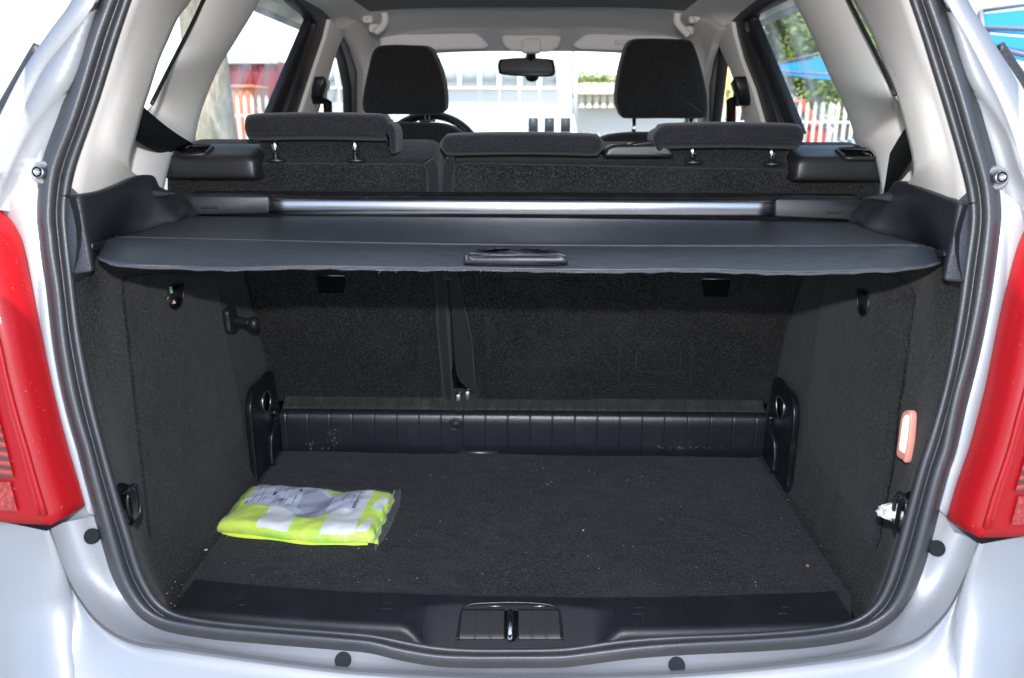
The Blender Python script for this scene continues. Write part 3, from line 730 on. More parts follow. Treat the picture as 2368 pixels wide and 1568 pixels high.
# fabric rolls along the split
for pth, par in (([(990, 374), (999, 385), (1003, 455), (1008, 560), (1020, 680), (1023, 760), (1030, 840), (1037, 925)], rsL),
                 ([(1050, 374), (1038, 385), (1033, 455), (1036, 560), (1040, 640)], rsR)):
    tube('fabric_roll', smooth([PS(u, v, .004) for u, v in pth], 40), .0115, M['seat'], par, 14)
flap = [(1034, 600), (1052, 600), (1062, 670), (1080, 740), (1091, 790), (1094, 850), (1100, 912), (1083, 900), (1064, 884), (1055, 866), (1049, 800), (1043, 700)]
slab('fabric_flap', fillet([PS(u, v, .014) for u, v in flap], .012), SN * .022, M['seat'], rsR, .007, 4)
for u, v in ((1081, 912), (1060, 919)):
    box('hinge_pin', PS(u, v, .004), (.012, .02, .022), M['steel'], rsR, .003)
# pressed fields in the carpet of the wide backrest
def emboss(uvs, h, par, r=.02):
    tube('pressed_ridge', resample(fillet([PS(u, v, .0062) for u, v in uvs], r) + [fillet([PS(u, v, .0062) for u, v in uvs], r)[0]], 90, True), .0034, M['seatcarpet'], par, 8, True)
    puff('pressed_field', fillet([PS(u, v, .006 + h) for u, v in uvs], r), SN * (h + .003), M['seatcarpet'], par, h * .95, 120, 3)
emboss([(1116, 648), (1340, 650), (1338, 842), (1132, 840)], .008, rsR)
emboss([(1436, 786), (1600, 788), (1596, 893), (1430, 892)], .007, rsR)
emboss([(1470, 806), (1578, 808), (1574, 866), (1468, 864)], .012, rsR, .012)
emboss([(1106, 886), (1366, 889), (1364, 928), (1106, 926)], .007, rsR, .012)
for u, v, par in ((765, 640, rsL), (1655, 648, rsR)):       # child seat anchors
    a = slab('tether_anchor', [PS(u - 34, v - 1, .009), PS(u + 34, v, .009), PS(u + 28, v + 40, .009), PS(u - 28, v + 39, .009)], SN * .004, M['blackhole'], par, .002)
    tube('anchor_bar', [PS(u - 32, v - 3, .016), PS(u + 32, v - 2, .016)], .0012, M['steel'], par, 8)

def roll_headrest(name, x0, x1, zt, zb, y0, par, cheek=0, skirt=True):
    """folded rear headrest: fat roll on top, thin apron behind it"""
    h = zt - zb
    n = 22
    rows = []
    for i in range(n + 1):
        t = i / n; x = x0 + (x1 - x0) * t
        e = min(t, 1 - t) * (x1 - x0); k = min(1, e / .02); k = math.sqrt(max(0, 1 - (1 - k) ** 2)) if k < 1 else 1
        k = .30 + .70 * k
        ring = []
        for a in np.linspace(0, 2 * math.pi, 29)[:-1]:
            ca, sa = math.cos(a), math.sin(a)
            ex = (abs(ca) ** .62) * (1 if ca > 0 else -1); ez = (abs(sa) ** .7) * (1 if sa > 0 else -1)
            sag = .003 * math.sin(t * math.pi)
            ring.append(A((x, y0 + ex * .046 * k, (zt + zb) / 2 + ez * h / 2 * k + sag)))
        rows.append(ring)
    o = loft(name, rows, M['seat'], par, True, False, True)
    tube('seam', [A((x, y0 - .047, zb + h * .30)) for x in np.linspace(x0 + .02, x1 - .02, 20)], .0010, M['seat2'], par, 5)
    return o
roll_headrest('headrest', -.470, -.216, 1.308, 1.262, .487, rsL)
roll_headrest('headrest', .228, .480, 1.293, 1.250, .487, rsR)
roll_headrest('headrest', -.135, .146, 1.276, 1.238, .487, rsR)
# aprons and cheeks
puff('headrest_apron', fillet([A((x, .500, z)) for x, z in ((-.452, 1.222), (-.220, 1.222), (-.217, 1.285), (-.466, 1.285))], .01), (0, .035, 0), M['seat2'], rsL, .01, 60)
puff('headrest_apron', fillet([A((x, .500, z)) for x, z in ((.234, 1.218), (.460, 1.218), (.476, 1.27), (.230, 1.27))], .01), (0, .035, 0), M['seat2'], rsR, .01, 60)
puff('headrest_cheek', fillet([PY(u, v, .455) for u, v in ((858, 300), (880, 280), (905, 285), (913, 305), (913, 356), (902, 356), (894, 330), (878, 312))], .008), (0, .09, 0), M['seat'], rsL, .010, 70)
puff('headrest_cheek', fillet([PY(u, v, .455) for u, v in ((1510, 330), (1512, 308), (1530, 296), (1560, 297), (1572, 312), (1545, 330), (1530, 352), (1520, 352))], .008), (0, .09, 0), M['seat'], rsR, .010, 70)
for u, v0, v1, par in ((634, 318, 360, rsL), (819, 316, 360, rsL), (1600, 336, 364, rsR), (1783, 340, 368, rsR)):
    a, b = PY(u, v0, .475), PY(u + 3, v1, .486)
    tube('headrest_post', [a, b - A((0, 0, .01))], .0052, M['chrome'], par, 14)
    c = PY(u + 4, v1 - 1, .492) - A((0, 0, .006))
    puff('post_collar', [c + A((math.cos(t) * .016, math.sin(t) * .013, 0)) for t in np.linspace(0, 2 * math.pi, 13)[:-1]], (0, 0, -.006), M['capblack'], par, .002, 30, 2)
# plastic end caps with belt openings
for side, par, (ua, ub, va, vb) in ((-1, rsL, (372, 590, 404, 402)), (1, rsR, (1840, 2050, 404, 408))):
    xa, xb = PY(ua, va, .45)[0], PY(ub, vb, .45)[0]
    prof = [(.462, 1.2), (.4505, 1.2015), (.449, 1.206), (.449, 1.215), (.449, 1.228), (.4505, 1.2345), (.455, 1.2385), (.462, 1.2405), (.475, 1.243), (.51, 1.250), (.54, 1.256), (.551, 1.253), (.556, 1.24), (.556, 1.2)]
    rows = []
    for t in np.linspace(0, 1, 25):
        x = xa + (xb - xa) * t; e = min(t, 1 - t) * abs(xb - xa); k = min(1, e / .014); k = 1 - (1 - k) ** 2
        rows.append([A((x, .50 + (y - .50) * (.95 + .05 * k), 1.2 + (z - 1.2) * (.88 + .12 * k))) for y, z in prof])
    cpo = loft('seat_end_cap', rows, M['capblack'], par, False, False, True)
    op = [(407, 342), (486, 338), (480, 352), (470, 357), (415, 358)] if side < 0 else [(1938, 346), (2015, 348), (2030, 358), (2025, 366), (1960, 366), (1948, 360)]
    def capz(u, v):
        return onpl(u, v, (0, -.2, 1), 1.2435 - .2 * .475)
    ring_ = smooth([capz(u, v) for u, v in op], 40, True)
    rim = tube('belt_opening', ring_, .0036, M['capblack'], par, 8, True)
    c = sum(ring_) / 40
    loft('opening_shade', [ring_, [p * .9 + c * .1 - A((0, 0, .002)) for p in ring_]], M['blackhole'], par, True, False, True)  # black patch on the cap top, shade of the opening put in as colour
    for f in (.22, .34):
        p = ring_[0] * (1 - f) + ring_[16] * f if side < 0 else ring_[20] * (1 - f) + ring_[2] * f
        tube('opening_rib', [p + A((0, -.006, .001)), p + A((0, .012, .004))], .0012, M['steel'], par, 6)
cb = fillet([PY(u, v, .46) for u, v in ((1395, 364), (1403, 343), (1420, 336), (1538, 334), (1552, 345), (1561, 364))], .006)
belt_guide = puff('belt_guide', cb, (0, .08, 0), M['capblack'], rsR, .005, 60, 3)
slab('belt_tongue', [PY(u, v, .47) for u, v in ((1455, 335), (1468, 331), (1500, 326), (1524, 325), (1522, 335), (1470, 340))], (0, .05, 0), M['gloss'], rsR, .002)

# seat belts
def strap(name, a, b, n=10, sag=.0, m=None):
    rows = []
    for t in np.linspace(0, 1, n):
        d = A((0, 0, -sag * math.sin(t * math.pi)))
        rows.append([a[0] * (1 - t) + b[0] * t + d, (a[0] + a[1]) / 2 * (1 - t) + (b[0] + b[1]) / 2 * t + d + A((0, -.002, 0)), a[1] * (1 - t) + b[1] * t + d])
    o = loft(name, rows, m or M['belt'], car); solid(o, .0018, 0); return o
strap('seat_belt', (PD(318, 236, -.012), PD(296, 312, -.012)), (PY(446, 333, .47), PY(380, 356, .44)), sag=.004)
strap('seat_belt', (PD(2108, 274, -.012), PD(2128, 340, -.012)), (PY(2052, 366, .42), PY(2040, 470, .40)), sag=-.002)

# ---------------------------------------------------------------- cargo cover (roller blind): lifts out, so a thing of its own
cov = empty('cargo_cover', (0, .2, 1.14), 'black roller cargo cover with silver bar, worn front hem and pull handle', 'cargo cover')
NX = 90
def lerp2(a, b, t): return a * (1 - t) + b * t
bk = [lerp2(PZ(446, 498, 1.150), PZ(1968, 514, 1.150), t) for t in np.linspace(0, 1, NX)]
sm_ = [lerp2(PZ(268, 549, 1.150), PZ(2136, 569, 1.150), t) for t in np.linspace(0, 1, NX)]
sm_ = [p + A((0, -.002, -.0045 * math.sin(i / (NX - 1) * math.pi))) for i, p in enumerate(sm_)]
frt_uv = [(228, 589), (231, 599), (246, 608), (270, 614), (305, 618), (420, 619), (560, 623), (720, 622), (900, 621), (1050, 624), (1183, 627), (1330, 626), (1500, 628), (1700, 630), (1860, 631), (1990, 630), (2080, 627), (2140, 617), (2170, 608), (2179, 599)]
fr3 = smooth([PZ(u, v, 1.121 + .011 * abs((u - 1203) / 976) ** 6) for u, v in frt_uv], NX)
rows = []
for t in np.linspace(0, 1, 12): rows.append([lerp2(a, b, t) + A((0, 0, .0012 * math.sin(6 * t + 3 * i / NX) - .004 * math.sin(t * math.pi) * math.sin(i / (NX - 1) * math.pi))) for i, (a, b) in enumerate(zip(bk, sm_))])
fab = loft('cover_fabric', rows, M['cover'], cov); solid(fab, .0016)
rows = []
def flap_pt(i, t):
    a, b = sm_[i], fr3[i]
    return lerp2(a, b, t) + A((0, 0, .006 * math.sin(t * math.pi * .9) + .0012 * math.sin(i * .33) * t))
for t in (0., .04, .1, .2, .35, .5, .65, .8, .9, .96, 1.): rows.append([flap_pt(i, t) for i in range(NX)])
rows.append([flap_pt(i, 1.) + A((0, .003, -.0028)) for i in range(NX)]); rows.append([flap_pt(i, .9) + A((0, 0, -.006)) for i in range(NX)])
flp = loft('cover_flap', rows, M['cover'], cov)
tube('stitched_seam', [p + A((0, 0, .0012)) for p in sm_], .0005, M['hem'], cov, 5)
tube('hem', [flap_pt(i, 1.) + A((0, .0005, -.0020 + .0006 * math.sin(i * 1.7))) for i in range(1, NX - 1)], [.0019 + .0004 * math.sin(i * 2.3) for i in range(1, NX - 1)], M['hem'], cov, 6)
random.seed(5); fb = bmesh.new()                             # frayed threads hanging from the worn hem
for _ in range(420):
    i = min(NX - 3, max(2, random.gauss(40, 9) if random.random() < .8 else random.uniform(30, 75))); k = int(i); f = i - k
    p = flap_pt(k, 1.) * (1 - f) + flap_pt(k + 1, 1.) * f + A((0, -.001, -.002)); L_ = random.uniform(.0006, .0022) * (3.2 if random.random() < .04 else 1)
    q = p + A((random.uniform(-1, 1) * L_, -abs(random.gauss(0, .4)) * L_, -L_ * random.uniform(-.15, .9))); w = .00022
    vs = [fb.verts.new(t) for t in (p + A((w, 0, 0)), p - A((w, 0, 0)), q - A((w, 0, 0)) * .5, q + A((w, 0, 0)) * .5)]; fb.faces.new(vs)
o = mesh_obj('frayed_thread', fb, M['frayed'], cov); o['kind'] = 'stuff'
# pull handle
def on_flap(u, v, dz=0.):
    z = 1.13
    for _ in range(25):
        p = PZ(u, v, z)
        i = min(range(NX), key=lambda j: abs(sm_[j][0] - p[0])); t = (sm_[i][1] - p[1]) / (sm_[i][1] - fr3[i][1])
        z = .5 * z + .5 * (flap_pt(i, min(1, max(0, t)))[2] + dz)
    return PZ(u, v, z)
h_out = smooth([on_flap(u, v, .003) for u, v in ((1071, 601), (1085, 591), (1105, 583), (1135, 580), (1192, 579), (1250, 580), (1278, 583), (1298, 591), (1311, 601), (1300, 605), (1192, 605), (1084, 605))], 80, True)
hc = sum(h_out) / 80
hin = [hc + (p - hc) * .72 for p in h_out]
hd = loft('pull_handle', [[p - A((0, 0, .004)) for p in h_out], [p + A((0, 0, .002)) for p in h_out], [hc + (p - hc) * .965 + A((0, 0, .0042)) for p in h_out], [hc + (p - hc) * .90 + A((0, 0, .0052)) for p in h_out], [hc + (p - hc) * .82 + A((0, 0, .0046)) for p in h_out], [p + A((0, 0, .0038)) for p in hin], [hc + (p - hc) * .5 + A((0, 0, .0036)) for p in h_out]], M['plastic'], cov, True, False, True)
sl_ = [hc + (p - hc) * A((.74, .50, .74)) + A((0, .004, .0042)) for p in h_out]
loft('grip_slot', [sl_, [hc + (p - hc) * A((.6, .3, .6)) + A((0, .004, .0036)) for p in h_out]], M['blackhole'], hd, True, False, True)
# end clips of the flap
for pts in ([(214, 560), (240, 558), (262, 549), (268, 553), (250, 575), (240, 580), (214, 577)], [(2136, 569), (2158, 578), (2180, 577), (2182, 592), (2170, 596), (2150, 590)]):
    slab('end_clip', [PX(u, v, -.524 if u < 1000 else .524) for u, v in pts], (-.012 if pts[0][0] < 1000 else .012, 0, 0), M['gloss'], cov, .0015)
# cassette, bar and end caps
def xprof(name, x0, x1, prof, m, par, bev=0): 
    return loft(name, [[A((x, y, z)) for y, z in prof] for x in np.linspace(x0, x1, 30)], m, par, True, False, True)
xprof('cassette', -.53, .54, [(.352, 1.153), (.352, 1.1795), (.358, 1.183), (.40, 1.184), (.405, 1.178), (.405, 1.146), (.39, 1.142), (.362, 1.142)], M['gloss'], cov)
xprof('silver_bar', PY(620, 480, .345)[0], PY(1793, 480, .345)[0], [(.352, 1.152), (.348, 1.152), (.3465, 1.156), (.3455, 1.160), (.3452, 1.166), (.3458, 1.172), (.348, 1.1765), (.352, 1.1785)], M['alu'], cov)
for side, pts in ((-1, [(421, 455), (440, 452), (560, 453), (617, 453), (622, 458), (622, 490), (616, 495), (560, 496), (455, 497), (447, 506), (440, 506)]), (1, [(1793, 464), (1799, 460), (1900, 462), (1990, 463), (2000, 468), (1994, 500), (1985, 516), (1967, 514), (1960, 508), (1796, 502), (1792, 498)])):
    ec = slab('cassette_end_cap', [PY(u, v, .338) for u, v in pts], (0, .055, 0), M['plastic'], cov, .0025)
    u0 = 466 if side < 0 else 1914; v0 = 480 if side < 0 else 491
    for kk in range(9): box('grip_rib', PY(u0 + 4.5 * kk, v0, .3372), (.0016, .002, .004), M['plastic'], ec, 0)

# ---------------------------------------------------------------- shoulder trims beside the cover, pillars
for side in (-1, 1):
    if side < 0:
        top = [(158, 452), (200, 449), (240, 441), (280, 427), (310, 413), (335, 406), (350, 405), (360, 412), (366, 430), (400, 445), (425, 455)]
        low = [(168, 635), (208, 632), (222, 600), (240, 575), (268, 556), (320, 543), (360, 532), (390, 525), (415, 518), (432, 513), (446, 508)]
        yy = [.035, .075, .12, .17, .215, .245, .262, .275, .29, .33, .345]
    else:
        top = [(2240, 469), (2205, 464), (2160, 450), (2125, 437), (2098, 426), (2080, 420), (2068, 420), (2060, 430), (2055, 442), (2020, 455), (1998, 466)]
        low = [(2226, 652), (2186, 648), (2180, 615), (2165, 592), (2136, 577), (2085, 560), (2050, 548), (2020, 540), (1995, 532), (1978, 525), (1966, 518)]
        yy = [.035, .075, .12, .17, .215, .245, .262, .275, .29, .33, .345]
    tp = [PY(u, v, y) for (u, v), y in zip(top, yy)]
    lw = [PY(u, v, max(.03, y * .92)) for (u, v), y in zip(low, yy)]
    N = 40; tp = smooth(tp, N); lw = smooth(lw, N)
    rows = [[p + A((side * .012, .004, .0)) for p in tp], tp]
    for t in (.06, .2, .4, .6, .8, 1.):
        rows.append([a * (1 - t) + b * t + A((-side * .010 * math.sin(t * math.pi), -.004 * math.sin(t * math.pi), 0)) for a, b in zip(tp, lw)])
    rows.append([p + A((side * .015, .004, -.012)) for p in lw])
    loft('shoulder_trim', rows, M['plastic'], car)
    tri = [(320, 457), (352, 439), (405, 448), (372, 456)] if side < 0 else [(2003, 458), (2062, 447), (2092, 472)]
    slab('trim_recess', [PY(u, v, .245) for u, v in tri], (0, .008, 0), M['capblack'], car, .0015)
    # grained upright strip by the seal
    us = [(150, 454), (184, 453), (196, 530), (214, 630), (164, 637), (152, 560)] if side < 0 else [(2246, 470), (2216, 469), (2204, 545), (2182, 650), (2234, 655), (2242, 580)]
    slab('grained_strip', [PO(u, v, .010) for u, v in us], (side * .006, .02, 0), M['strip'], car, .004)
    # rearmost pillar trim
    si = seg(SI, -80, 460, side)
    r0 = smooth([PO(u, v, .034) for u, v in si], N)
    inner = [(484, -78), (443, 0), (413, 40), (390, 90), (367, 143), (347, 207), (333, 247), (318, 305), (304, 360), (304, 395), (340, 420), (345, 450)] if side < 0 else \
            [(1930, -78), (1971, 0), (2008, 67), (2025, 105), (2041, 147), (2071, 220), (2091, 293), (2104, 345), (2110, 380), (2108, 410), (2080, 440), (2078, 462)]
    r3 = smooth([PD(u, v, .006) for u, v in inner], N)
    lit = [(360, -78), (326, 0), (300, 73), (276, 160), (252, 243), (228, 317), (208, 383), (197, 433), (193, 460)] if side < 0 else [(2048, -78), (2078, 0), (2100, 67), (2122, 133), (2150, 217), (2178, 317), (2198, 390), (2208, 440), (2210, 470)]
    r1 = smooth([PO(u, v, .055) for u, v in lit], N)
    mid_ = [.5 * (a + b) + A((-side * .006, -.008, 0)) for a, b in zip(r1, r3)]
    q1 = [.8 * a + .2 * b + A((-side * .004, -.004, 0)) for a, b in zip(r1, mid_)]
    loft('rear_pillar_trim', [r0, [.5 * (a + b) + A((-side * .003, -.004, 0)) for a, b in zip(r0, r1)], r1, q1, mid_, [.35 * a + .65 * b + A((-side * .004, -.004, 0)) for a, b in zip(mid_, r3)], r3, [p + A((side * .012, .012, 0)) for p in r3], [p + A((side * .07, .03, 0)) for p in r3]], M['trim'], car)

def side_sheet(name, uvs, off, m, thick=.03, bev=.006, par=None):
    P = [PD(u, v, off) for u, v in uvs]; s = -1 if uvs[0][0] < U0 else 1
    return slab(name, P, (s * thick, 0, 0), m, par or car, bev, 3)
for s_, lf, rt in ((-1, [(560, -130), (505, -70), (474, -10), (440, 62), (400, 140), (352, 240), (326, 275), (300, 345), (280, 450)], [(690, -130), (640, -70), (600, 0), (577, 40), (540, 100), (503, 160), (470, 240), (453, 300), (447, 335), (400, 350), (372, 450)]),
                   (1, [(1890, -130), (1928, -70), (1956, -10), (1990, 58), (2030, 137), (2068, 219), (2092, 270), (2112, 345), (2116, 460)], [(1765, -130), (1800, -70), (1835, 0), (1878, 83), (1911, 157), (1945, 227), (1971, 293), (1983, 340), (2025, 362), (2048, 460)])):
    a_ = smooth([PD(u, v, .010 if v < 225 else -.035) for u, v in lf], 40); b_ = smooth([PD(u, v, .004) for u, v in rt], 40)
    rows = [[p + A((s_ * .002, .02, 0)) for p in a_]]
    for t in (0., .04, .12, .3, .5, .7, .88, .96, 1.): rows.append([p * (1 - t) + q * t + A((-s_ * .016 * (1 - (2 * t - 1) ** 4), 0, 0)) for p, q in zip(a_, b_)])
    rows.append([p + A((s_ * .06, .01, 0)) for p in b_])
    loft('pillar_trim', rows, M['trimsmooth'], car)
for pts in ([(500, -60), (474, -8), (440, 64), (400, 142), (351, 240)], [(1928, -60), (1957, -8), (1992, 60), (2032, 140), (2069, 220)]):
    tube('quarter_window_seal', smooth([PD(u, v, .018) for u, v in pts], 24), .0028, M['doorseal'], car, 8)
# side windows' frames and centre pillars, as seen through the cabin
for nm, poly, off, mm, th_ in (
    ('door_frame', [(664, -12), (670, 0), (716, 33), (719, 45), (670, 160), (618, 285), (640, 285), (690, 160), (727, 62), (731, 48), (722, 30), (690, -12)], .0, 'doorseal', .02),
    ('door_edge', [(725, 55), (731, 52), (735, 60), (700, 160), (655, 285), (637, 285), (684, 160)], -.006, 'white', .02),  # body-coloured edge; its sunlit look is put in as white
    ('door_seal', [(672, -22), (700, -22), (745, 22), (765, 42), (764, 62), (757, 83), (728, 170), (690, 285), (654, 285), (696, 160), (727, 72), (732, 54), (720, 34), (690, 8)], .012, 'doorseal', .03),
    ('centre_pillar_trim', [(764, 44), (790, 66), (796, 84), (783, 110), (767, 160), (750, 215), (731, 285), (689, 285), (726, 170), (755, 84)], .022, 'trimsmooth', .05),
    ('door_frame', [(1726, 24), (1740, 32), (1737, 44), (1785, 160), (1846, 310), (1822, 310), (1770, 160), (1722, 50), (1718, 36)], .0, 'doorseal', .02),
    ('door_edge', [(1718, 50), (1724, 56), (1770, 160), (1823, 310), (1802, 310), (1752, 160), (1714, 62)], -.006, 'white', .02),  # white here again paints sunlight onto the body-coloured edge
    ('door_seal', [(1800, -22), (1775, -22), (1710, 28), (1688, 50), (1692, 80), (1710, 140), (1735, 205), (1767, 310), (1806, 310), (1758, 160), (1722, 74), (1718, 48), (1732, 32), (1790, 2)], .012, 'doorseal', .03),
    ('centre_pillar_trim', [(1690, 50), (1668, 60), (1651, 74), (1660, 105), (1688, 167), (1706, 225), (1727, 310), (1768, 310), (1738, 205), (1712, 140), (1696, 82)], .022, 'trimsmooth', .05)):
    side_sheet(nm, poly, off, M[mm], th_, .004)
for nm, poly in (('front_pillar_seal', [(786, 100), (802, 76), (822, 112), (840, 167), (840, 285), (814, 285), (812, 200), (800, 140)]), ('front_pillar_seal', [(1657, 82), (1664, 100), (1662, 127), (1654, 200), (1644, 300), (1620, 300), (1622, 200), (1632, 140), (1644, 100)])):
    side_sheet(nm, poly, .02, M['doorseal'], .03, .004)
for poly in ([(796, 64), (830, 40), (880, 20), (890, 80), (868, 150), (852, 300), (838, 300), (840, 167), (822, 108), (806, 78)], [(1660, 66), (1620, 40), (1575, 20), (1570, 80), (1600, 150), (1612, 300), (1624, 300), (1624, 200), (1634, 140), (1648, 96)]):
    side_sheet('front_pillar_trim', poly, .04, M['trimsmooth'], .03, .004)
for side, us in ((-1, [(752, 176), (757, 186), (765, 186), (764, 205), (758, 214), (757, 236), (747, 242), (743, 225), (746, 200)]), (1, [(1692, 184), (1698, 176), (1704, 200), (1709, 228), (1709, 244), (1698, 247), (1690, 232), (1694, 215), (1686, 192)])):
    bh = side_sheet('belt_anchor', us, .05, M['gloss'], .03, .004)
    e = us[5] if side < 0 else us[6]
    tube('belt_webbing', [PD(e[0] + side * 0, e[1], .055), PD(e[0] + (2 if side < 0 else -1), 300, .055)], .012, M['belt'], bh, 4)
# window glass
for poly in ([(505, -40), (350, 240), (335, 255), (380, -60)], [(620, -40), (600, 0), (453, 300), (450, 350), (625, 350), (720, 40), (690, -30)], [(790, 100), (740, 300), (815, 300), (812, 150)],
             [(1930, -40), (2070, 225), (2090, 250), (2040, -60)], [(1815, -40), (1835, 0), (1980, 320), (1984, 360), (1850, 360), (1735, 36), (1770, -20)], [(1655, 85), (1722, 310), (1645, 310), (1652, 200)]):
    side_sheet('side_window', poly, -.028, M['glass'], .004, 0)

# ---------------------------------------------------------------- roof, windscreen and what hangs from them
def zc(y):
    ys = (.08, .2, .5, 1.0, 1.5, 1.75, 1.90); zz = (1.535, 1.562, 1.590, 1.602, 1.596, 1.568, 1.520)
    return float(np.interp(y, ys, zz))
def ceil_z(x, y): return zc(y) - .045 * (abs(x) / .56) ** 4 - .008 * (x / .56) ** 2
ylist = np.linspace(.08, 1.90, 34)
loft('headliner', [[A((x, y, ceil_z(x, y))) for x in np.linspace(-.585, .585, 41)] for y in ylist], M['liner'], car)
loft('dark_roof_panel', [[A((x, y, ceil_z(x * .9, y) - .006 - .004 * (1 - abs(x) / .42))) for x in np.linspace(-.47, .47, 21)] for y in np.linspace(.16, 1.36, 14)], M['linerdark'], car)  # darker grey panel hung just below the headliner
loft('roof_skin', [[A((x, y, ceil_z(x * .93, y) + .035 - .03 * (abs(x) / .62) ** 6)) for x in np.linspace(-.63, .63, 31)] for y in np.linspace(.06, 1.93, 20)], M['paint'], car)
for uv in ([(876, 88), (885, 80), (1095, 76), (1106, 80), (1131, 104), (1122, 113), (1000, 116), (880, 118)], [(1362, 78), (1352, 80), (1322, 104), (1336, 114), (1480, 119), (1630, 122), (1640, 92), (1630, 84)]):
    puff('sun_visor', fillet([PY(u, v, 1.72) for u, v in uv], .012), (0, .022, 0), M['liner'], car, .008, 90, 3)
slab('visor_label', [PY(u, v, 1.716) for u, v in ((1421, 92), (1462, 92), (1462, 104), (1421, 104))], (0, .003, 0), M['white'], car, 0)
puff('roof_console', fillet([PY(u, v, 1.74) for u, v in ((1158, 86), (1166, 80), (1290, 81), (1298, 88), (1290, 112), (1270, 120), (1185, 119), (1166, 110))], .012), (0, .02, 0), M['trimsmooth'], car, .008, 90, 3)
mr = empty('rear_view_mirror', PY(1217, 155, 1.80), parent=car)
puff('mirror_base', fillet([PY(u, v, 1.72) for u, v in ((1207, 88), (1249, 88), (1253, 115), (1246, 123), (1210, 123), (1204, 115))], .01), (0, .04, 0), M['trimsmooth'], mr, .008, 60, 3)
tube('mirror_stalk', [PY(1230, 118, 1.76), PY(1228, 128, 1.78), PY(1224, 146, 1.80)], [.012, .016, .022], M['gloss'], mr, 12)
mpoly = [(1150, 150), (1153, 140), (1162, 136), (1215, 133), (1274, 137), (1281, 144), (1284, 165), (1281, 173), (1270, 177), (1215, 177), (1160, 172), (1152, 166)]
puff('mirror_housing', [PY(u, v, 1.775) for u, v in mpoly], (0, .035, 0), M['gloss'], mr, .010, 70, 4)
mc = (1217, 155)
M['mirror'] = mat('mirror_glass', (.55, .57, .58), .03, 1.)
slab('mirror_glass', resample(smooth([PY(mc[0] + (u - mc[0]) * .90, mc[1] + (v - mc[1]) * .84, 1.7735) for u, v in mpoly], 60, True), 40, True), (0, .004, 0), M['mirror'], mr, 0, sm=False)
puff('mirror_sensor', [PY(1230 + 16 * math.cos(a), 178 + 11 * math.sin(a), 1.785) for a in np.linspace(0, 2 * math.pi, 17)[:-1]], (0, .03, 0), M['gloss'], mr, .006, 36, 3, .012)
for pth, y in (([(843, 42), (848, 33), (862, 24), (880, 23), (889, 34), (889, 52), (880, 66), (867, 74)], 1.42), ([(1614, 48), (1608, 36), (1594, 26), (1576, 24), (1566, 34), (1566, 52), (1578, 68), (1592, 82)], 1.42)):
    s = -1 if pth[0][0] < U0 else 1
    g = tube('grab_handle', smooth([PY(u, v, y) for u, v in pth], 30), .010, M['trimsmooth'], car, 12)
    for uv in ((850, 44), (866, 66)) if s < 0 else ((1604, 44), (1590, 72)):
        box('handle_mount', PY(uv[0], uv[1], y + .02), (.03, .03, .024), M['trimsmooth'], g, .008)
ws_t = [(-.54, 1.88, 1.475), (0, 1.93, 1.525), (.54, 1.88, 1.475)]; ws_b = [(-.64, 2.55, 1.06), (0, 2.75, 1.06), (.64, 2.55, 1.06)]
loft('windscreen', [[A(a) * (1 - t) + A(b) * t for a, b in zip(smooth(ws_t, 15), smooth(ws_b, 15))] for t in np.linspace(0, 1, 8)], M['glass'], car)

# ---------------------------------------------------------------- front seats, wheel, dashboard
hL = [(836, 248), (838, 215), (848, 165), (858, 125), (872, 108), (900, 104), (940, 105), (978, 107), (996, 118), (1012, 150), (1025, 195), (1029, 245), (1024, 262), (1000, 266), (920, 266), (850, 265)]
hR = [(1426, 235), (1430, 190), (1440, 140), (1452, 105), (1468, 92), (1500, 89), (1550, 90), (1590, 92), (1604, 102), (1618, 140), (1632, 195), (1638, 240), (1636, 266), (1620, 275), (1530, 275), (1448, 275), (1436, 268)]
fsL = empty('front_seat', (-.35, 1.6, .3), parent=car); fsR = empty('front_seat', (.37, 1.6, .3), parent=car)
for par, hp, posts, back, y in ((fsL, hL, (890, 988), [(-.57, .5), (-.13, .5), (-.125, 1.15), (-.150, 1.245), (-.22, 1.290), (-.45, 1.293), (-.54, 1.26), (-.585, 1.15)], 1.40),
                                (fsR, hR, (1466, 1598), [(.135, .5), (.60, .5), (.615, 1.14), (.57, 1.23), (.50, 1.262), (.30, 1.266), (.205, 1.255), (.150, 1.18)], 1.40)):
    puff('headrest', [PY(u, v, y) for u, v in hp], (0, .11, .01), M['seat2'], par, .014, 110, 5, .010)
    puff('backrest', fillet([A((x, y - .04, z)) for x, z in back], .06), (0, .13, 0), M['seat2'], par, .03, 100, 5)
    for u in posts:
        a = PY(u, 262, y + .05); tube('headrest_post', [a, a + A((0, -.01, -.075))], .006, M['chrome'], par, 12)
        b_ = PY(u, 279 if par is fsL else 312, y + .03); box('post_collar', b_, (.045, .03, .008), M['capblack'], par, .003)
    puff('seat_cushion', fillet([A((x, y + .02, .42)) for x in back and (back[0][0], back[1][0])] + [A((back[1][0], y + .5, .46)), A((back[0][0], y + .5, .46))], .05), (0, 0, .14), M['seat2'], par, .04, 60, 4)
wc = PY(992, 380, 1.95)
Rw = Matrix.Rotation(math.radians(-24), 3, 'X')
wh = tube('steering_wheel', [wc + np.array(Rw @ Vector((math.cos(a) * .185, 0, math.sin(a) * .185))) for a in np.linspace(0, 2 * math.pi, 49)[:-1]], .015, M['gloss'], car, 12, True)
puff('wheel_hub', [wc + np.array(Rw @ Vector((math.cos(a) * .08, 0, math.sin(a) * .06))) for a in np.linspace(0, 2 * math.pi, 17)[:-1]], (0, .05, .02), M['capblack'], wh, .015, 40, 3)
for a in (0, math.pi, -math.pi / 2): tube('wheel_spoke', [wc, wc + np.array(Rw @ Vector((math.cos(a) * .18, 0, math.sin(a) * .18)))], .016, M['capblack'], wh, 8)
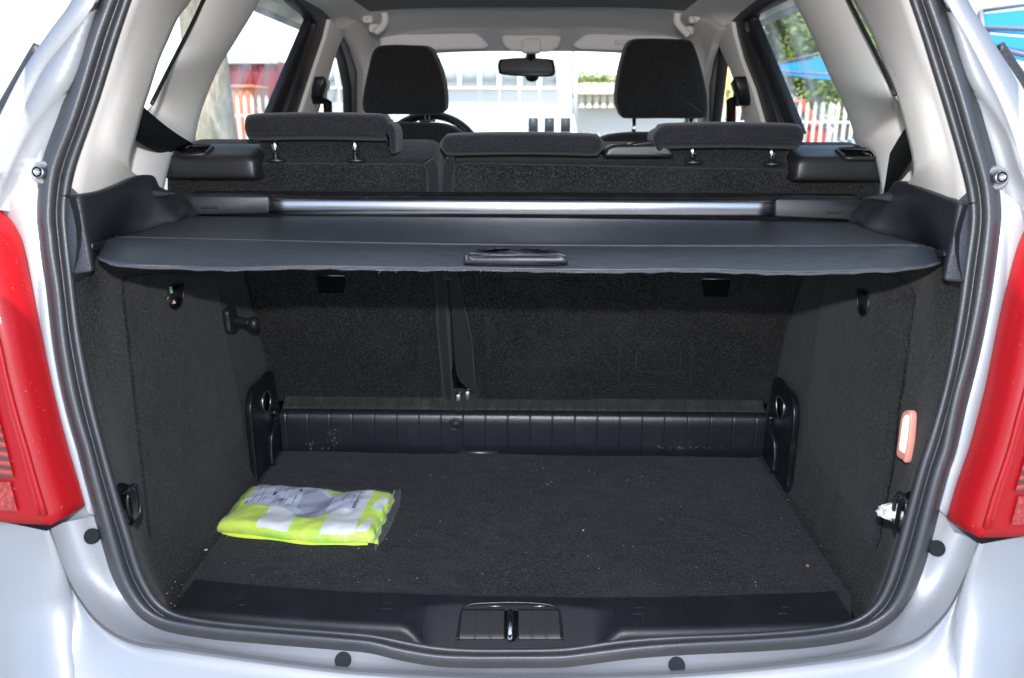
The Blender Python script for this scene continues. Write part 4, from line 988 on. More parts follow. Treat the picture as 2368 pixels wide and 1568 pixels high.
loft('dashboard', [[A((x, y, z)) for x in np.linspace(-.64, .64, 12)] for y, z in ((2.05, .55), (2.02, .85), (2.04, 1.0), (2.10, 1.05), (2.3, 1.07), (2.62, 1.05))], M['capblack'], car)

# ---------------------------------------------------------------- outer shell that shades the cabin
for side in (-1, 1):
    prof = [(.665, 1.165), (.70, 1.13), (.735, 1.08), (.80, .95), (.83, .75), (.83, .5), (.80, .30), (.74, .24)]
    loft('body_side', [[A((side * (x - (.03 if y > 2.9 else 0) - (.10 if y < .12 else 0) * (1 if x > .7 else .4)), y, z)) for x, z in prof] for y in (.06, .16, .4, .9, 1.6, 2.3, 2.9, 3.3)], M['paint'], car)
    loft('door_panel', [[A((side * x, y, z)) for x, z in ((.655, 1.168), (.63, 1.14), (.62, 1.0), (.64, .6), (.64, .3))] for y in (.56, 1.2, 2.0, 2.6)], M['capblack'], car)
    tube('roof_rail', smooth([A((side * x, y, z)) for x, y, z in ((.47, .08, 1.53), (.53, .3, 1.575), (.555, .7, 1.615), (.56, 1.2, 1.62), (.56, 1.7, 1.57), (.60, 2.1, 1.34), (.655, 2.55, 1.07))], 30), .022, M['paint'], car, 10)
    for y in (.62, 3.05):
        w = empty('wheel', (side * .74, y, .30), parent=car)
        rg = lambda r, x: [A((side * x, y + math.cos(a) * r, .30 + math.sin(a) * r)) for a in np.linspace(0, 2 * math.pi, 33)[:-1]]
        loft('tyre', [rg(.19, .64), rg(.27, .64), rg(.298, .66), rg(.30, .72), rg(.298, .80), rg(.27, .82), rg(.20, .82)], M['rubber'], w, True)
        loft('rim', [rg(.20, .82), rg(.19, .79), rg(.06, .80), rg(.05, .815), rg(.01, .815)], M['steel'], w, True)
loft('underbody', [[A((x, y, .235 + .0 * y)) for x in np.linspace(-.74, .74, 8)] for y in (.02, 1, 2, 3.3)], M['capblack'], car)
loft('bonnet', [[A((x, y, z - .05 * (abs(x) / .8) ** 3)) for x in np.linspace(-.8, .8, 15)] for y, z in ((2.62, 1.06), (2.9, .99), (3.3, .86), (3.36, .6), (3.38, .25))], M['paint'], car)
tg = empty('tailgate', (0, .08, 1.56), parent=car)
def gate(name, t0, t1, hw, m, th, par):
    a, b = A((0, .09, 1.62)), A((0, -.84, 1.99)); n_ = A((0, .37, .93))
    rows = []
    for t in np.linspace(t0, t1, 8):
        c = a * (1 - t) + b * t; rows.append([c + A((x, 0, 0)) + n_ * (.03 * (1 - (x / hw) ** 2) + .0) for x in np.linspace(-hw, hw, 15)])
    o = loft(name, rows, m, par); solid(o, th, 0); return o
gate('gate_panel', .47, 1., .64, M['paint'], .05, tg); gate('gate_header', .0, .08, .54, M['paint'], .03, tg)
gate('gate_glass', .07, .48, .575, mat('tinted_glass', (.02, .025, .025), .05, spec=.6), .005, tg)
for side in (-1, 1):
    a, b = A((side * .52, .09, 1.62)), A((side * .56, -.35, 1.80)); tube('gate_frame', [a, b], .03, M['paint'], tg, 8)
    tube('gas_strut', [A((side * .535, .06, 1.52)), A((side * .55, -.30, 1.775))], .009, M['gloss'], tg, 8)

# ================================================================ THINGS LYING IN THE BOOT
vest = empty('safety_vest_pack', (-.38, .39, FZ), 'folded yellow safety vest with white stripes in a clear plastic bag', 'safety vest')
VA, VB, VC, VD = PZ(577, 1110, .628), PZ(907, 1132, .622), PZ(862, 1256, .612), PZ(498, 1214, .622)
VA = VA + A((0, 0, 0)); 
def vq(s, t):
    p = (VA * (1 - s) + VB * s) * (1 - t) + (VD * (1 - s) + VC * s) * t
    return p - A((0, .011 * math.sin(math.pi * min(1, max(0, s))) * t + .0025 * math.sin(s * 9 + 2) * t, 0))
def vh(s, t):
    e = (1 - abs(2 * s - 1) ** 12) * (1 - abs(2 * t - 1) ** (7 if t < .5 else 16))
    wob = .0040 * noise.noise(Vector((s * 5 + 3, t * 4, 1.3))) + .0022 * noise.noise(Vector((s * 11 + t * 4, t * 6, 4.1))) + .0012 * noise.noise(Vector((s * 22 + t * 9, t * 9, 8.1)))
    sad = .006 * math.exp(-((s - .60 + .2 * (t - .3)) / .10) ** 2) * (1 if t < .75 else .4)
    return .004 + max(0, e) ** .42 * (.012 + .009 * t + wob - sad)
def vp(s, t, dz=0.):
    p = vq(s, t); q = vq(min(1, max(0, s)), min(1, max(0, t)))
    jx = .006 * noise.noise(Vector((t * 6, 7.7, s * 2))) * (1 if s > .5 else .4)
    k = vh(min(1, max(0, s)), min(1, max(0, t)))
    return A((p[0] + jx * abs(2 * s - 1) ** 3, p[1], FZ + k + dz))
S_, T_ = 70, 46
def frame(s): return s
rows = [[vp(i / S_, j / T_) for i in range(S_ + 1)] for j in range(T_ + 1)]
low = lambda r, d: [A((p[0], p[1] + d, FZ + .002)) for p in r]
body = loft('folded_vest', [low(rows[0], -.004)] + rows + [low(rows[-1], .004)], M['neon'], vest)
# rolled lower fold showing under the top layer
for j0, tt in ((1, 1.0), (2, .985)):
    tube('fold', [vp(s, tt) + A((0, .0035 * j0 + .0015 * math.sin(s * 17 + j0), -.0045 * j0 + .0010 * math.sin(s * 12 + 2 * j0))) for s in np.linspace(.03, .965, 50)], [.0052 * min(1, .35 + i / 6, .35 + (49 - i) / 6) for i in range(50)], M['neon'], vest, 10)
tube('fold', [vp(1.0, t) + A((-.002, 0, -.004)) for t in np.linspace(.05, .97, 30)], [.006 + .002 * math.sin(i * .9) for i in range(30)], M['neon'], vest, 8)
def band(name, s0, s1, t0, t1, dz, m, ns=16, nt=40, edge=None):
    rr = []
    for j in range(nt + 1):
        t = t0 + (t1 - t0) * j / nt; a, b = s0, s1
        if edge: a, b = edge(t, a, b)
        rr.append([vp(a + (b - a) * i / ns, t, dz) for i in range(ns + 1)])
    return loft(name, rr, m, vest)
band('reflective_stripe', .27, .475, .0, .985, .0012, M['reflect'])
band('reflective_stripe', .68, .885, .0, .985, .0012, M['reflect'])
band('reflective_stripe', .935, .99, .18, .50, .0016, M['reflect'], 6, 16, lambda t, a, b: (a + .10 * (.35 - t), b + .03 * (.35 - t)))
band('reflective_stripe', .91, .965, .70, .97, .0016, M['reflect'], 6, 12, lambda t, a, b: (a + .2 * (.85 - t), b + .12 * (.85 - t)))
# printed card under the film
LS0, LS1, LT0, LT1 = .085, .835, .07, .58
def card_t(s, f):
    sag = .20 * math.exp(-((s - .54) / .11) ** 2)
    a = LT0 + .05 * (s - .1) + .09 * math.exp(-((s - .64) / .07) ** 2) - .03 * math.exp(-((s - .5) / .05) ** 2); b = LT1 + sag - .02 * s - .05 * math.exp(-((s - .75) / .05) ** 2)
    return a + (b - a) * f
def card(s, f, dz=.0026): return vp(s, card_t(s, f), dz)
loft('printed_card', [[card(LS0 + (LS1 - LS0) * i / 60, j / 20) for i in range(61)] for j in range(21)], M['paper'], vest)
def cs(a): return LS0 + (LS1 - LS0) * a              # a: 0..1 along the card
def ink_quad(bm, a0, a1, f0, f1, dz=.0031):
    n = max(2, int((f1 - f0) * 14)); m_ = max(1, int((a1 - a0) * 30))
    for j in range(n):
        for i in range(m_):
            q = [(i, j), (i + 1, j), (i + 1, j + 1), (i, j + 1)]
            bm.faces.new([bm.verts.new(card(cs(a0 + (a1 - a0) * x / m_), f0 + (f1 - f0) * y / n, dz)) for x, y in q])
random.seed(11)
bm = bmesh.new()
for i in range(22):                                         # paragraphs of small print
    a = .47 + .0125 * i
    ink_quad(bm, a, a + .0055, .10 + .05 * random.random(), .86 - .12 * random.random())
for a, f0, f1 in ((.05, .1, .42), (.06, .55, .9), (.10, .12, .5), (.12, .55, .92), (.15, .6, .85), (.20, .1, .45), (.225, .1, .42), (.24, .5, .9), (.26, .52, .86), (.30, .15, .4), (.31, .62, .95), (.325, .62, .93), (.345, .62, .9), (.41, .4, .78)):
    ink_quad(bm, a, a + .0065, f0, f1)
for a, f in ((.335, .12), (.42, .12), (.355, .45), (.40, .45), (.375, .80)):
    for da, db, e0, e1 in ((0, .022, 0, .012), (0, .022, .09, .102), (0, .004, 0, .10), (.018, .022, 0, .10)): ink_quad(bm, a + da, a + db, f + e0, f + e1)
for k in range(8): ink_quad(bm, .275 + .006 * k, .279 + .006 * k, .62, .62 + .16 * random.uniform(.6, 1))
o = mesh_obj('small_print', bm, M['inkgrey'], vest); o['kind'] = 'stuff'
bm = bmesh.new(); ink_quad(bm, .405, .425, .10, .22); ink_quad(bm, .20, .225, .38, .52); ink_quad(bm, .018, .03, .02, .14); ink_quad(bm, .018, .03, .86, .98)
mesh_obj('printed_block', bm, M['ink'], vest)
bm = bmesh.new(); ink_quad(bm, .845, .852, .25, .62); ink_quad(bm, .915, .925, .28, .36); ink_quad(bm, .966, .984, .50, .62)
mesh_obj('red_print', bm, M['inkred'], vest)
bm = bmesh.new(); ink_quad(bm, .952, .978, .60, .90)
mesh_obj('logo_box', bm, M['ink'], vest)
bm = bmesh.new(); ink_quad(bm, .958, .970, .06, .17); ink_quad(bm, .952, .976, .09, .14); 
mesh_obj('gold_emblem', bm, M['inkgold'], vest)
def print_text(txt, a_c, f0, f1, ha, m, name):
    """lettering running from the back edge to the front edge of the card"""
    cu = bpy.data.curves.new(name, 'FONT'); cu.body = txt; cu.size = 1; cu.resolution_u = 2
    to = bpy.data.objects.new(name + '_tmp', cu); COL.objects.link(to)
    bpy.context.view_layer.update()
    me = bpy.data.meshes.new_from_object(to.evaluated_get(bpy.context.evaluated_depsgraph_get()))
    bpy.data.objects.remove(to)
    xs = [v.co.x for v in me.vertices]; ys = [v.co.y for v in me.vertices]
    x0, x1, y0, y1 = min(xs), max(xs), min(ys), max(ys)
    for v in me.vertices:
        f = f0 + (f1 - f0) * (v.co.x - x0) / (x1 - x0); a = a_c - ha / 2 + ha * (v.co.y - y0) / (y1 - y0)
        v.co = Vector(card(cs(a), f, .0034))
    me.materials.clear(); me.materials.append(m)
    o = bpy.data.objects.new(name, me); COL.objects.link(o); o.parent = vest; o.matrix_parent_inverse = vest.matrix_world.inverted(); return o
print_text('CHEVROLET', .962, .20, .54, .016, M['ink'], 'brand_lettering')
print_text('CEPLAST', .965, .62, .88, .016, M['stwhite'], 'logo_lettering')
print_text('CE', .885, .40, .54, .020, M['inkgrey'], 'approval_mark')
print_text('REFLECTIVE VEST', .925, .37, .75, .014, M['inkgrey'], 'title_lettering')
# clear bag: film over everything, empty flap at the right end
def bagp(s, t):
    if s <= 1:
        p = vp(max(-.05, s), t, .0042 + .0012 * noise.noise(Vector((s * 30, t * 22, 2))))
        if s < 0: p = vp(0, t, .003) + (vq(s, t) - vq(0, t)) + A((0, 0, .0))
        return A((p[0], p[1], max(FZ + .003, p[2])))
    k = (s - 1) / .115; w = .055 + .035 * math.sin(math.pi * min(1, max(0, t))) - .015 * t
    q = vq(1, t) + (vq(1, t) - vq(0, t)) * (k * w)
    z = FZ + .004 + (vh(1, t) + .004) * (1 - k) + .006 * k + .0035 * math.sin(t * 11 + 2 * k) * k + .003 * noise.noise(Vector((s * 40, t * 11, 0)))
    return A((q[0], q[1] - .030 * k * max(0, t - .8) / .2, max(FZ + .002, z)))
ss = list(np.linspace(-.05, 1, 50)) + list(np.linspace(1.012, 1.115, 10))
loft('plastic_bag', [[bagp(s, t) for s in ss] for t in np.linspace(-.02, 1.02, 40)], M['film'], vest)
M['zip'] = mat('pale_zip_strip', (.45, .55, .5), .4)
tube('film_edge', [bagp(1.115, t) for t in np.linspace(-.02, 1.02, 40)], .0004, M['film'], vest, 5)
tube('film_edge', [bagp(-.05, t) for t in np.linspace(-.02, 1.02, 40)], .0005, M['zip'], vest, 5)
tube('zip_strip', [bagp(1.03, t) + A((0, 0, .001)) for t in np.linspace(0, 1.0, 40)], .0011, M['zip'], vest, 6)
bm = bmesh.new(); random.seed(2)
for k in range(4):
    for j in range(26):
        t = .03 + j / 30 + .01 * k; s = .028 + .013 * k - .02 * (1 - t) * .2
        if random.random() < .15: continue
        bm.faces.new([bm.verts.new(bagp(s + ds, t + dt) + A((0, 0, .0008))) for ds, dt in ((0, 0), (.005, 0), (.005, .022), (0, .022))])
o = mesh_obj('bag_warning_print', bm, M['ink'], vest); o['kind'] = 'stuff'
bm = bmesh.new()
for ang in np.linspace(0, 2 * math.pi, 13)[:-1]:
    for r in (1,):
        c = (.0, .42); f = lambda a, rr: bagp(c[0] + math.cos(a) * .022 * rr + .005, c[1] + math.sin(a) * .055 * rr) + A((0, 0, .001))
        if 1.2 < ang < 1.8: continue
        bm.faces.new([bm.verts.new(p) for p in (f(ang, 1), f(ang + .5, 1), f(ang + .5, .6), f(ang, .6))])
mesh_obj('recycling_mark', bm, M['ink'], vest)

# crumpled paper stuck behind the right lashing eye
tp = [PX(u, v, .5) for u, v in ((2038, 1173), (2046, 1168), (2061, 1165), (2070, 1175), (2079, 1188), (2077, 1199), (2058, 1202), (2046, 1188))]
bm = bmesh.new(); c = sum(tp) / len(tp); ring_ = smooth(tp, 26, True)
random.seed(4); rws = []
for f, d in ((1., 0.), (.8, -.010), (.5, -.013), (.15, -.010)):
    rws.append([c + (p - c) * f * random.uniform(.9, 1.08) + A((d + random.uniform(-.003, .003), 0, random.uniform(-.002, .002))) for p in ring_])
bk_ = [c + (p - c) * .9 + A((.02, 0, 0)) for p in ring_]
o = loft('crumpled_paper', [bk_] + rws, M['tissue'], None, True, False, True, sm=False)
tag(o, 'small crumpled white paper tucked behind the lashing eye in the right carpet wall', 'paper')

# crumbs, lint and leaf bits on the carpet
random.seed(21); bm = bmesh.new()
spots = [PZ(random.uniform(1230, 1520), random.uniform(1068, 1125), FZ) for _ in range(36)] + [PZ(random.uniform(470, 1890), random.uniform(1060, 1360), FZ) for _ in range(130)]
def crumb(p, r, nrm=A((0, 0, 1))):
    M3 = Matrix.Translation(Vector(p)) @ Matrix.Rotation(random.random() * 6, 4, 'Z') @ Matrix.Diagonal((r * random.uniform(.6, 2.2), r * random.uniform(.4, 1), r * .6, 1))
    bmesh.ops.create_icosphere(bm, subdivisions=1, radius=1, matrix=M3)
for p in spots: crumb(p + A((0, 0, .0012)), random.choice((.0004, .0005, .0006, .0007, .0010)))
for u, v in ((366, 1352), (380, 1340), (405, 1345), (372, 1390), (395, 1395), (352, 1330), (414, 1378), (398, 1360), (421, 1352), (404, 1400), (386, 1372), (366, 1372)): crumb(PZ(u, v, FZ + .014), .001)
o = mesh_obj('crumbs', bm, M['crumb']); tag(o, 'tiny pale crumbs and lint scattered over the dark boot carpet', 'crumbs', kind='stuff')
M['leaf'] = mat('dry_leaf', (.42, .22, .10), .8); M['seed'] = mat('pale_seed', (.60, .57, .42), .8)
for u, v, r, m_, nm, lab in ((1900, 1266, .0036, 'seed', 'seed', 'pale round seed at the right edge of the boot carpet'), (1866, 1311, .0038, 'leaf', 'leaf_scrap', 'small orange leaf scrap on the boot carpet near the sill'), (475, 1275, .0026, 'seed', 'seed_husk', 'pale husk on the carpet in front of the vest pack'), (1348, 1229, .0026, 'seed', 'grain', 'single white grain in the middle of the boot carpet')):
    bm = bmesh.new(); crumb(PZ(u, v, FZ) + A((0, 0, .0025)), r); tag(mesh_obj(nm, bm, M[m_]), lab, 'crumb')

# ================================================================ OUTSIDE
M['ground'] = mat('asphalt', (.16, .155, .15), .95)
v_ = coords(M['ground']); nodes(M['ground'])[1].new(ramp(M['ground'], noise_node(M['ground'], v_, 3, 8, .7), [(.3, (.12, .118, .115)), (.7, (.22, .215, .205))]), nodes(M['ground'])[2].inputs['Base Color']); bump(M['ground'], noise_node(M['ground'], v_, 90, 3), .4, .01)
bm = bmesh.new(); bmesh.ops.create_grid(bm, x_segments=20, y_segments=20, size=160); o = mesh_obj('ground', bm, M['ground']); o['kind'] = 'structure'
# white works building with a band of windows
M['plaster'] = mat('white_plaster', (.80, .80, .78), .85); grain(M['plaster'], 6, .2, .02)
M['pane'] = mat('pale_window_glass', (.30, .34, .36), .15, spec=.5)
bld = empty('white_building', (-2, 30, 0), 'long white building with a band of square windows behind the windscreen', 'building')
BY = 30.
XR = PY(1303, 150, BY)[0]; XM = (XR - 33) / 2; XW = XR + 33
box('wall', (XM, BY + 3, 3.6), (XW, 6, 7.2), M['plaster'], bld, .02)
box('cornice', (XM, BY + 3, 7.3), (XW + .3, 6.4, .25), M['plaster'], bld, .02)
wlist = [(1020, 1058), (1066, 1104), (1113, 1149), (1159, 1196), (1207, 1241), (1253, 1287)] + [(1020 - 47 * k, 1058 - 47 * k) for k in range(1, 8)]
for u0, u1 in wlist:
    a, b = PY(u0, 151, BY - .02), PY(u1, 201, BY - .02); c = (a + b) / 2; w, h = b[0] - a[0], a[2] - b[2]
    wo = box('window', (c[0], BY - .01, c[2]), (w + .08, .1, h + .08), M['plaster'], bld, .01)
    box('pane', (c[0], BY - .065, c[2]), (w, .02, h), M['pane'], wo, 0)
    box('sill', (c[0], BY - .12, c[2] - h / 2 - .06), (w + .14, .2, .05), M['plaster'], wo, .005)
# balcony house on the right with planted parapet and baluster columns
M['cream'] = mat('cream_render', (.72, .66, .52), .85); grain(M['cream'], 9, .2, .02)
hs = empty('terrace_house', (7, 34, 0), 'cream terrace with stubby columns and a planted ledge beside the white building', 'house')
HY = 33.
a = PY(1336, 205, HY); b = PY(1700, 206, HY); 
box('lower_wall', ((a[0] + b[0]) / 2, HY + 3, 1.2), (b[0] - a[0], 5, 2.4), M['plaster'], hs, .02)
box('upper_wall', ((a[0] + b[0]) / 2, HY + 5, 4.4), (b[0] - a[0], 2, 4.4), M['plaster'], hs, .02)
zt = PY(1400, 214, HY)[2]; zb = PY(1400, 250, HY)[2]
box('ledge', ((a[0] + b[0]) / 2, HY + .3, zt), (b[0] - a[0], .9, .18), M['cream'], hs, .02)
box('planter', ((a[0] + b[0]) / 2, HY + .4, PY(1400, 200, HY)[2]), (b[0] - a[0], .5, .30), M['cream'], hs, .02)
for k in range(12):
    x = PY(1345 + 17 * k, 230, HY)[0]
    pr = [(1.0, .10), (.85, .16), (.6, .12), (.3, .09), (.08, .13), (0, .15)]
    loft('column', [[A((x + math.cos(t) * r, HY + .1 + math.sin(t) * r, zb + (zt - .08 - zb) * f)) for t in np.linspace(0, 2 * math.pi, 13)[:-1]] for f, r in pr], M['cream'], hs, True, False, True)
def leaves(name, pts, size, m, parent=None, seedv=1, n=None):
    rnd = random.Random(seedv); bm = bmesh.new()
    for p in pts:
        d = Vector((rnd.gauss(0, 1), rnd.gauss(0, 1), rnd.gauss(0, 1))).normalized(); e = d.orthogonal().normalized(); s = size * rnd.uniform(.6, 1.3); P = Vector(p)
        bm.faces.new([bm.verts.new(P + q) for q in (d * s, e * s * .5, -d * s, -e * s * .5)])
    return mesh_obj(name, bm, m, parent, False)
def leafmat(name, c1, c2):
    m = mat(name, c1, .6, spec=.3); n, l, b = nodes(m); v = coords(m)
    l.new(ramp(m, noise_node(m, v, 1.2, 4), [(.35, c1), (.65, c2)]), b.inputs['Base Color'])
    b.inputs['Subsurface Weight'].default_value = 0
    tr = n.new('ShaderNodeBsdfTranslucent'); tr.inputs[0].default_value = (*[min(1, 1.6 * x) for x in c2], 1)
    mx = n.new('ShaderNodeMixShader'); mx.inputs[0].default_value = .35; out = n['Material Output']
    l.new(b.outputs[0], mx.inputs[1]); l.new(tr.outputs[0], mx.inputs[2]); l.new(mx.outputs[0], out.inputs[0]); return m
M['leafdark'] = leafmat('dark_foliage', (.03, .06, .025), (.08, .13, .035))
M['leaflight'] = leafmat('light_foliage', (.10, .17, .03), (.22, .28, .06))
M['bark'] = mat('pale_bark', (.34, .29, .22), .9)
v_ = coords(M['bark'], (1, 1, .25)); f_ = noise_node(M['bark'], v_, 14, 6, .7)
nodes(M['bark'])[1].new(ramp(M['bark'], f_, [(.35, (.20, .165, .12)), (.6, (.42, .37, .29))]), nodes(M['bark'])[2].inputs['Base Color']); bump(M['bark'], f_, .8, .04)
rnd = random.Random(9)
zp = PY(1400, 190, HY)[2]
pl = [(rnd.uniform(a[0], b[0]), HY + .35 + rnd.gauss(0, .15), zp + abs(rnd.gauss(0, .22)) * (1 + .5 * math.sin(i))) for i in range(2600)]
h1 = leaves('planter_hedge', pl, .07, M['leaflight'], hs, 3); 
# tree with pale trunk, left
def tree(name, x, y, r, h, label, crown, group=None, cm='leafdark', nleaf=5000, seedv=1, lean=0., size=.11):
    t = empty(name, (x, y, 0), label, 'tree', group); rnd = random.Random(seedv)
    path = [A((x + lean * f * f, y, h * f)) for f in np.linspace(0, 1, 12)]
    tr = tube('trunk', path, [r * (1.25 - .55 * f + .25 * max(0, .12 - f) / .12) for f in np.linspace(0, 1, 12)], M['bark'], t, 16)
    cx, cy_, cz, rx, ry, rz = crown; clumps = []
    for k in range(26):
        d = Vector((rnd.gauss(0, 1), rnd.gauss(0, 1), rnd.gauss(0, 1))).normalized() * rnd.random() ** .4
        clumps.append((cx + d.x * rx, cy_ + d.y * ry, cz + d.z * rz, rnd.uniform(.22, .42) * min(rx, rz)))
    for k in range(7):
        c = clumps[k]; a0 = path[8 + k % 4]; tube('limb', smooth([a0, .5 * (a0 + A(c[:3])) + A((0, 0, .2)), A(c[:3])], 8), [r * .45 * (1 - .8 * i / 7) for i in range(8)], M['bark'], t, 8)
    pts = []
    for i in range(nleaf):
        c = clumps[rnd.randrange(26)]; d = Vector((rnd.gauss(0, 1), rnd.gauss(0, 1), rnd.gauss(0, 1))) * .55
        pts.append((c[0] + d.x * c[3], c[1] + d.y * c[3], c[2] + d.z * c[3]))
    leaves('crown', pts, size, M[cm], t, seedv); return t
p = PY(487, 260, 9.0)
tree('street_tree', p[0], 9.0, .25, 5.2, 'tree with thick pale sunlit trunk standing before the fence on the left', (p[0], 9, 6.6, 2.4, 2.4, 1.5), None, 'leaflight', 5000, 4)
for i, (u, y, h, cr, cm, lab) in enumerate(((1800, 24, 4, (1.9, 2.0, 2.3), 'leafdark', 'dark leafy tree seen through the side glass at its front edge'), (1885, 26, 4.5, (2.2, 2, 2.6), 'leafdark', 'tall dark tree rising over the blue tarpaulin'), (1960, 22, 3.4, (1.7, 1.7, 2.0), 'leaflight', 'brighter green tree behind the fence on the right'), (2040, 25, 4.2, (1.5, 1.5, 2.3), 'leaflight', 'yellow green tree glimpsed in the slit of the quarter window'))):
    p = PY(u, 200, y); tree('leafy_tree', p[0], y, .17, h, lab, (p[0], y, h - .2, *cr), 'trees behind the right-hand fence', cm, 7000, 31 + i, .2, .10)
# palisade fences
M['fencewhite'] = mat('white_fence_paint', (.78, .79, .77), .5)
FY = 16.
def fence(label, u0, u1, ztop, group=None):
    xa, xb = PY(u0, 250, FY)[0], PY(u1, 250, FY)[0]; f = empty('palisade_fence', ((xa + xb) / 2, FY, 0), label, 'fence')
    bm = bmesh.new(); w, d, h = .034, .02, ztop
    pts = [(-w, 0, .08), (w, 0, .08), (w, 0, h - .10), (0, 0, h), (-w, 0, h - .10)]; slab_bm(pts, (0, d, 0), bm)
    me = bpy.data.meshes.new('picket'); bm.to_mesh(me); bm.free(); me.materials.append(M['fencewhite'])
    n = int((xb - xa) / .155)
    for i in range(n + 1):
        o = bpy.data.objects.new('picket', me); COL.objects.link(o); o.parent = f; o.location = (xa + i * .155 - (xa + xb) / 2, -.035, 0)
    for z in (.35, ztop - .42): box('rail', ((xa + xb) / 2, FY + .02, z), (xb - xa + .2, .04, .05), M['fencewhite'], f, .004)
    for i in range(int((xb - xa) / 2.4) + 2): box('fence_post', (min(xb, xa + i * 2.4), FY + .07, ztop * .48), (.07, .07, ztop * .96), M['fencewhite'], f, .004)
fence('white picket fence beside the pale tree trunk, in front of the red lorry', 500, 745, 1.78)
fence('white picket fence under the blue tarpaulin, in front of the orange car', 1655, 2120, 1.66)

# vehicles
M['tyre'] = mat('tyre_rubber', (.02, .02, .02), .8); M['carglass'] = mat('dark_car_glass', (.03, .035, .04), .05, spec=.6)
def vehicle(name, loc, rz, prof, width, col, label, glass_rng, cat='car', cabin=.86, lamps=True):
    """car built from its side profile: body, glasshouse, windows, wheels, lamps"""
    v = empty(name, loc, label, cat); m = mat(name + '_paint_' + str(len(bpy.data.materials)), col, .3, coat=.8)
    lo, hi = prof; R3 = Matrix.Rotation(rz, 3, 'Z'); T = lambda q: np.array(R3 @ Vector(q)) + A(loc)
    L = lambda pts, w: [[T((x, s * w, z)) for x, z in pts] for s in (-1, 1)]
    a = loft('body', [[T((x, s * width / 2 * k, z)) for x, z in lo] for s, k in ((-1, .93), (-1, 1), (1, 1), (1, .93))], m, v, True, False, True, sm=False); bevel(a, .05, 3)
    c = loft('cabin', [[T((x, s * width / 2 * (1 if z < hi[0][1] + .05 else cabin), z)) for x, z in hi] for s in (-1, 1)], m, v, True, False, True, sm=False); bevel(c, .04, 3)
    z0, z1 = hi[0][1], max(z for _, z in hi); cx = sum(x for x, _ in hi) / len(hi)
    for s in (-1, 1):
        for xa_, xb_, xc_, xd_ in glass_rng:
            w0, w1 = width / 2 * 1.004, width / 2 * (cabin + .02)
            slab('side_glass', [T((xa_, s * w0, z0 + .06)), T((xb_, s * w0, z0 + .06)), T((xc_, s * w1, z1 - .09)), T((xd_, s * w1, z1 - .09))], np.array(R3 @ Vector((0, s * .006, 0))), M['carglass'], v, 0)
    xr, xf = min(x for x, _ in hi), max(x for x, _ in hi); xtr = min(x for x, z in hi if z > z1 - .05); xtf = max(x for x, z in hi if z > z1 - .05)
    for xb_, xt_, d in ((xr, xtr, -1), (xf, xtf, 1)):
        if cat == 'van' and d < 0:
            for yy in (-.5, 0, .5): slab('rear_pane', [T((xb_ - .012, yy - .16, z0 + .06)), T((xb_ - .012, yy + .16, z0 + .06)), T((xt_ - .012, yy + .16, z1 - .1)), T((xt_ - .012, yy - .16, z1 - .1))], np.array(R3 @ Vector((-.006, 0, 0))), M['carglass'], v, 0)
            continue
        slab('end_glass', [T((xb_ + d * .015, -width * .42, z0 + .08)), T((xb_ + d * .015, width * .42, z0 + .08)), T((xt_ + d * .02, width * .36, z1 - .08)), T((xt_ + d * .02, -width * .36, z1 - .08))], np.array(R3 @ Vector((d * .006, 0, 0))), M['carglass'], v, 0)
    x0, x1 = min(x for x, _ in lo), max(x for x, _ in lo)
    for wx in (x0 + (x1 - x0) * .2, x0 + (x1 - x0) * .8):
        for s in (-1, 1):
            rg = lambda r, y: [T((wx + math.cos(t) * r, s * y, .31 + math.sin(t) * r)) for t in np.linspace(0, 2 * math.pi, 25)[:-1]]
            w = loft('wheel', [rg(.2, width / 2 - .18), rg(.31, width / 2 - .17), rg(.31, width / 2 + .005), rg(.2, width / 2 + .015), rg(.05, width / 2 - .01)], M['tyre'], v, True, False, True)
    zl = max(z for _, z in lo) - .18
    for s in (-1, 1):
        box('tail_lamp', T((x0 - .005, s * width * .40, zl)), (.10, .16, .20), M['red'], v, .02, R3.to_4x4().to_3x3()); box('headlamp', T((x1 - .01, s * width * .38, zl - .05)), (.10, .26, .14), M['pane'], v, .02, R3)
    return v
hatch_lo = [(-1.95, .28), (1.95, .28), (2.02, .45), (1.98, .70), (1.75, .86), (.9, .98), (-1.85, 1.0), (-2.0, .85), (-2.02, .45)]
hatch_hi = [(-1.86, .98), (.95, .96), (.25, 1.46), (-.3, 1.52), (-1.3, 1.49)]
gl = [(-1.5, -.65, -.62, -1.15), (-.55, .62, .15, -.52)]
van_lo = [(-2.3, .3), (2.3, .3), (2.36, .6), (2.2, 1.0), (1.6, 1.15), (-2.3, 1.2), (-2.36, .6)]
van_hi = [(-2.3, 1.18), (1.65, 1.13), (1.05, 1.92), (.7, 2.0), (-2.25, 2.0)]
p = PY(1745, 300, 18); vehicle('orange_car', (p[0], 18.4, 0), math.radians(170), ([(x * .8, z * 1.2) for x, z in hatch_lo], [(x * .8, z * 1.16) for x, z in hatch_hi]), 1.72, (.72, .09, .03), 'orange red high-roofed car parked behind the right-hand fence', [tuple(.8 * q for q in g_) for g_ in gl])
p = PY(1925, 318, 12); vehicle('pale_blue_car', (p[0] + 1.75, 12.4, 0), math.radians(180), (hatch_lo, hatch_hi), 1.70, (.50, .66, .80), 'pale blue car with its bonnet before the right-hand fence', gl)
p = PY(2000, 290, 23); vehicle('grey_car', (p[0] + 1.2, 22.5, 0), math.radians(3), (hatch_lo, hatch_hi), 1.72, (.20, .21, .22), 'grey car parked beyond the orange hatchback', gl)
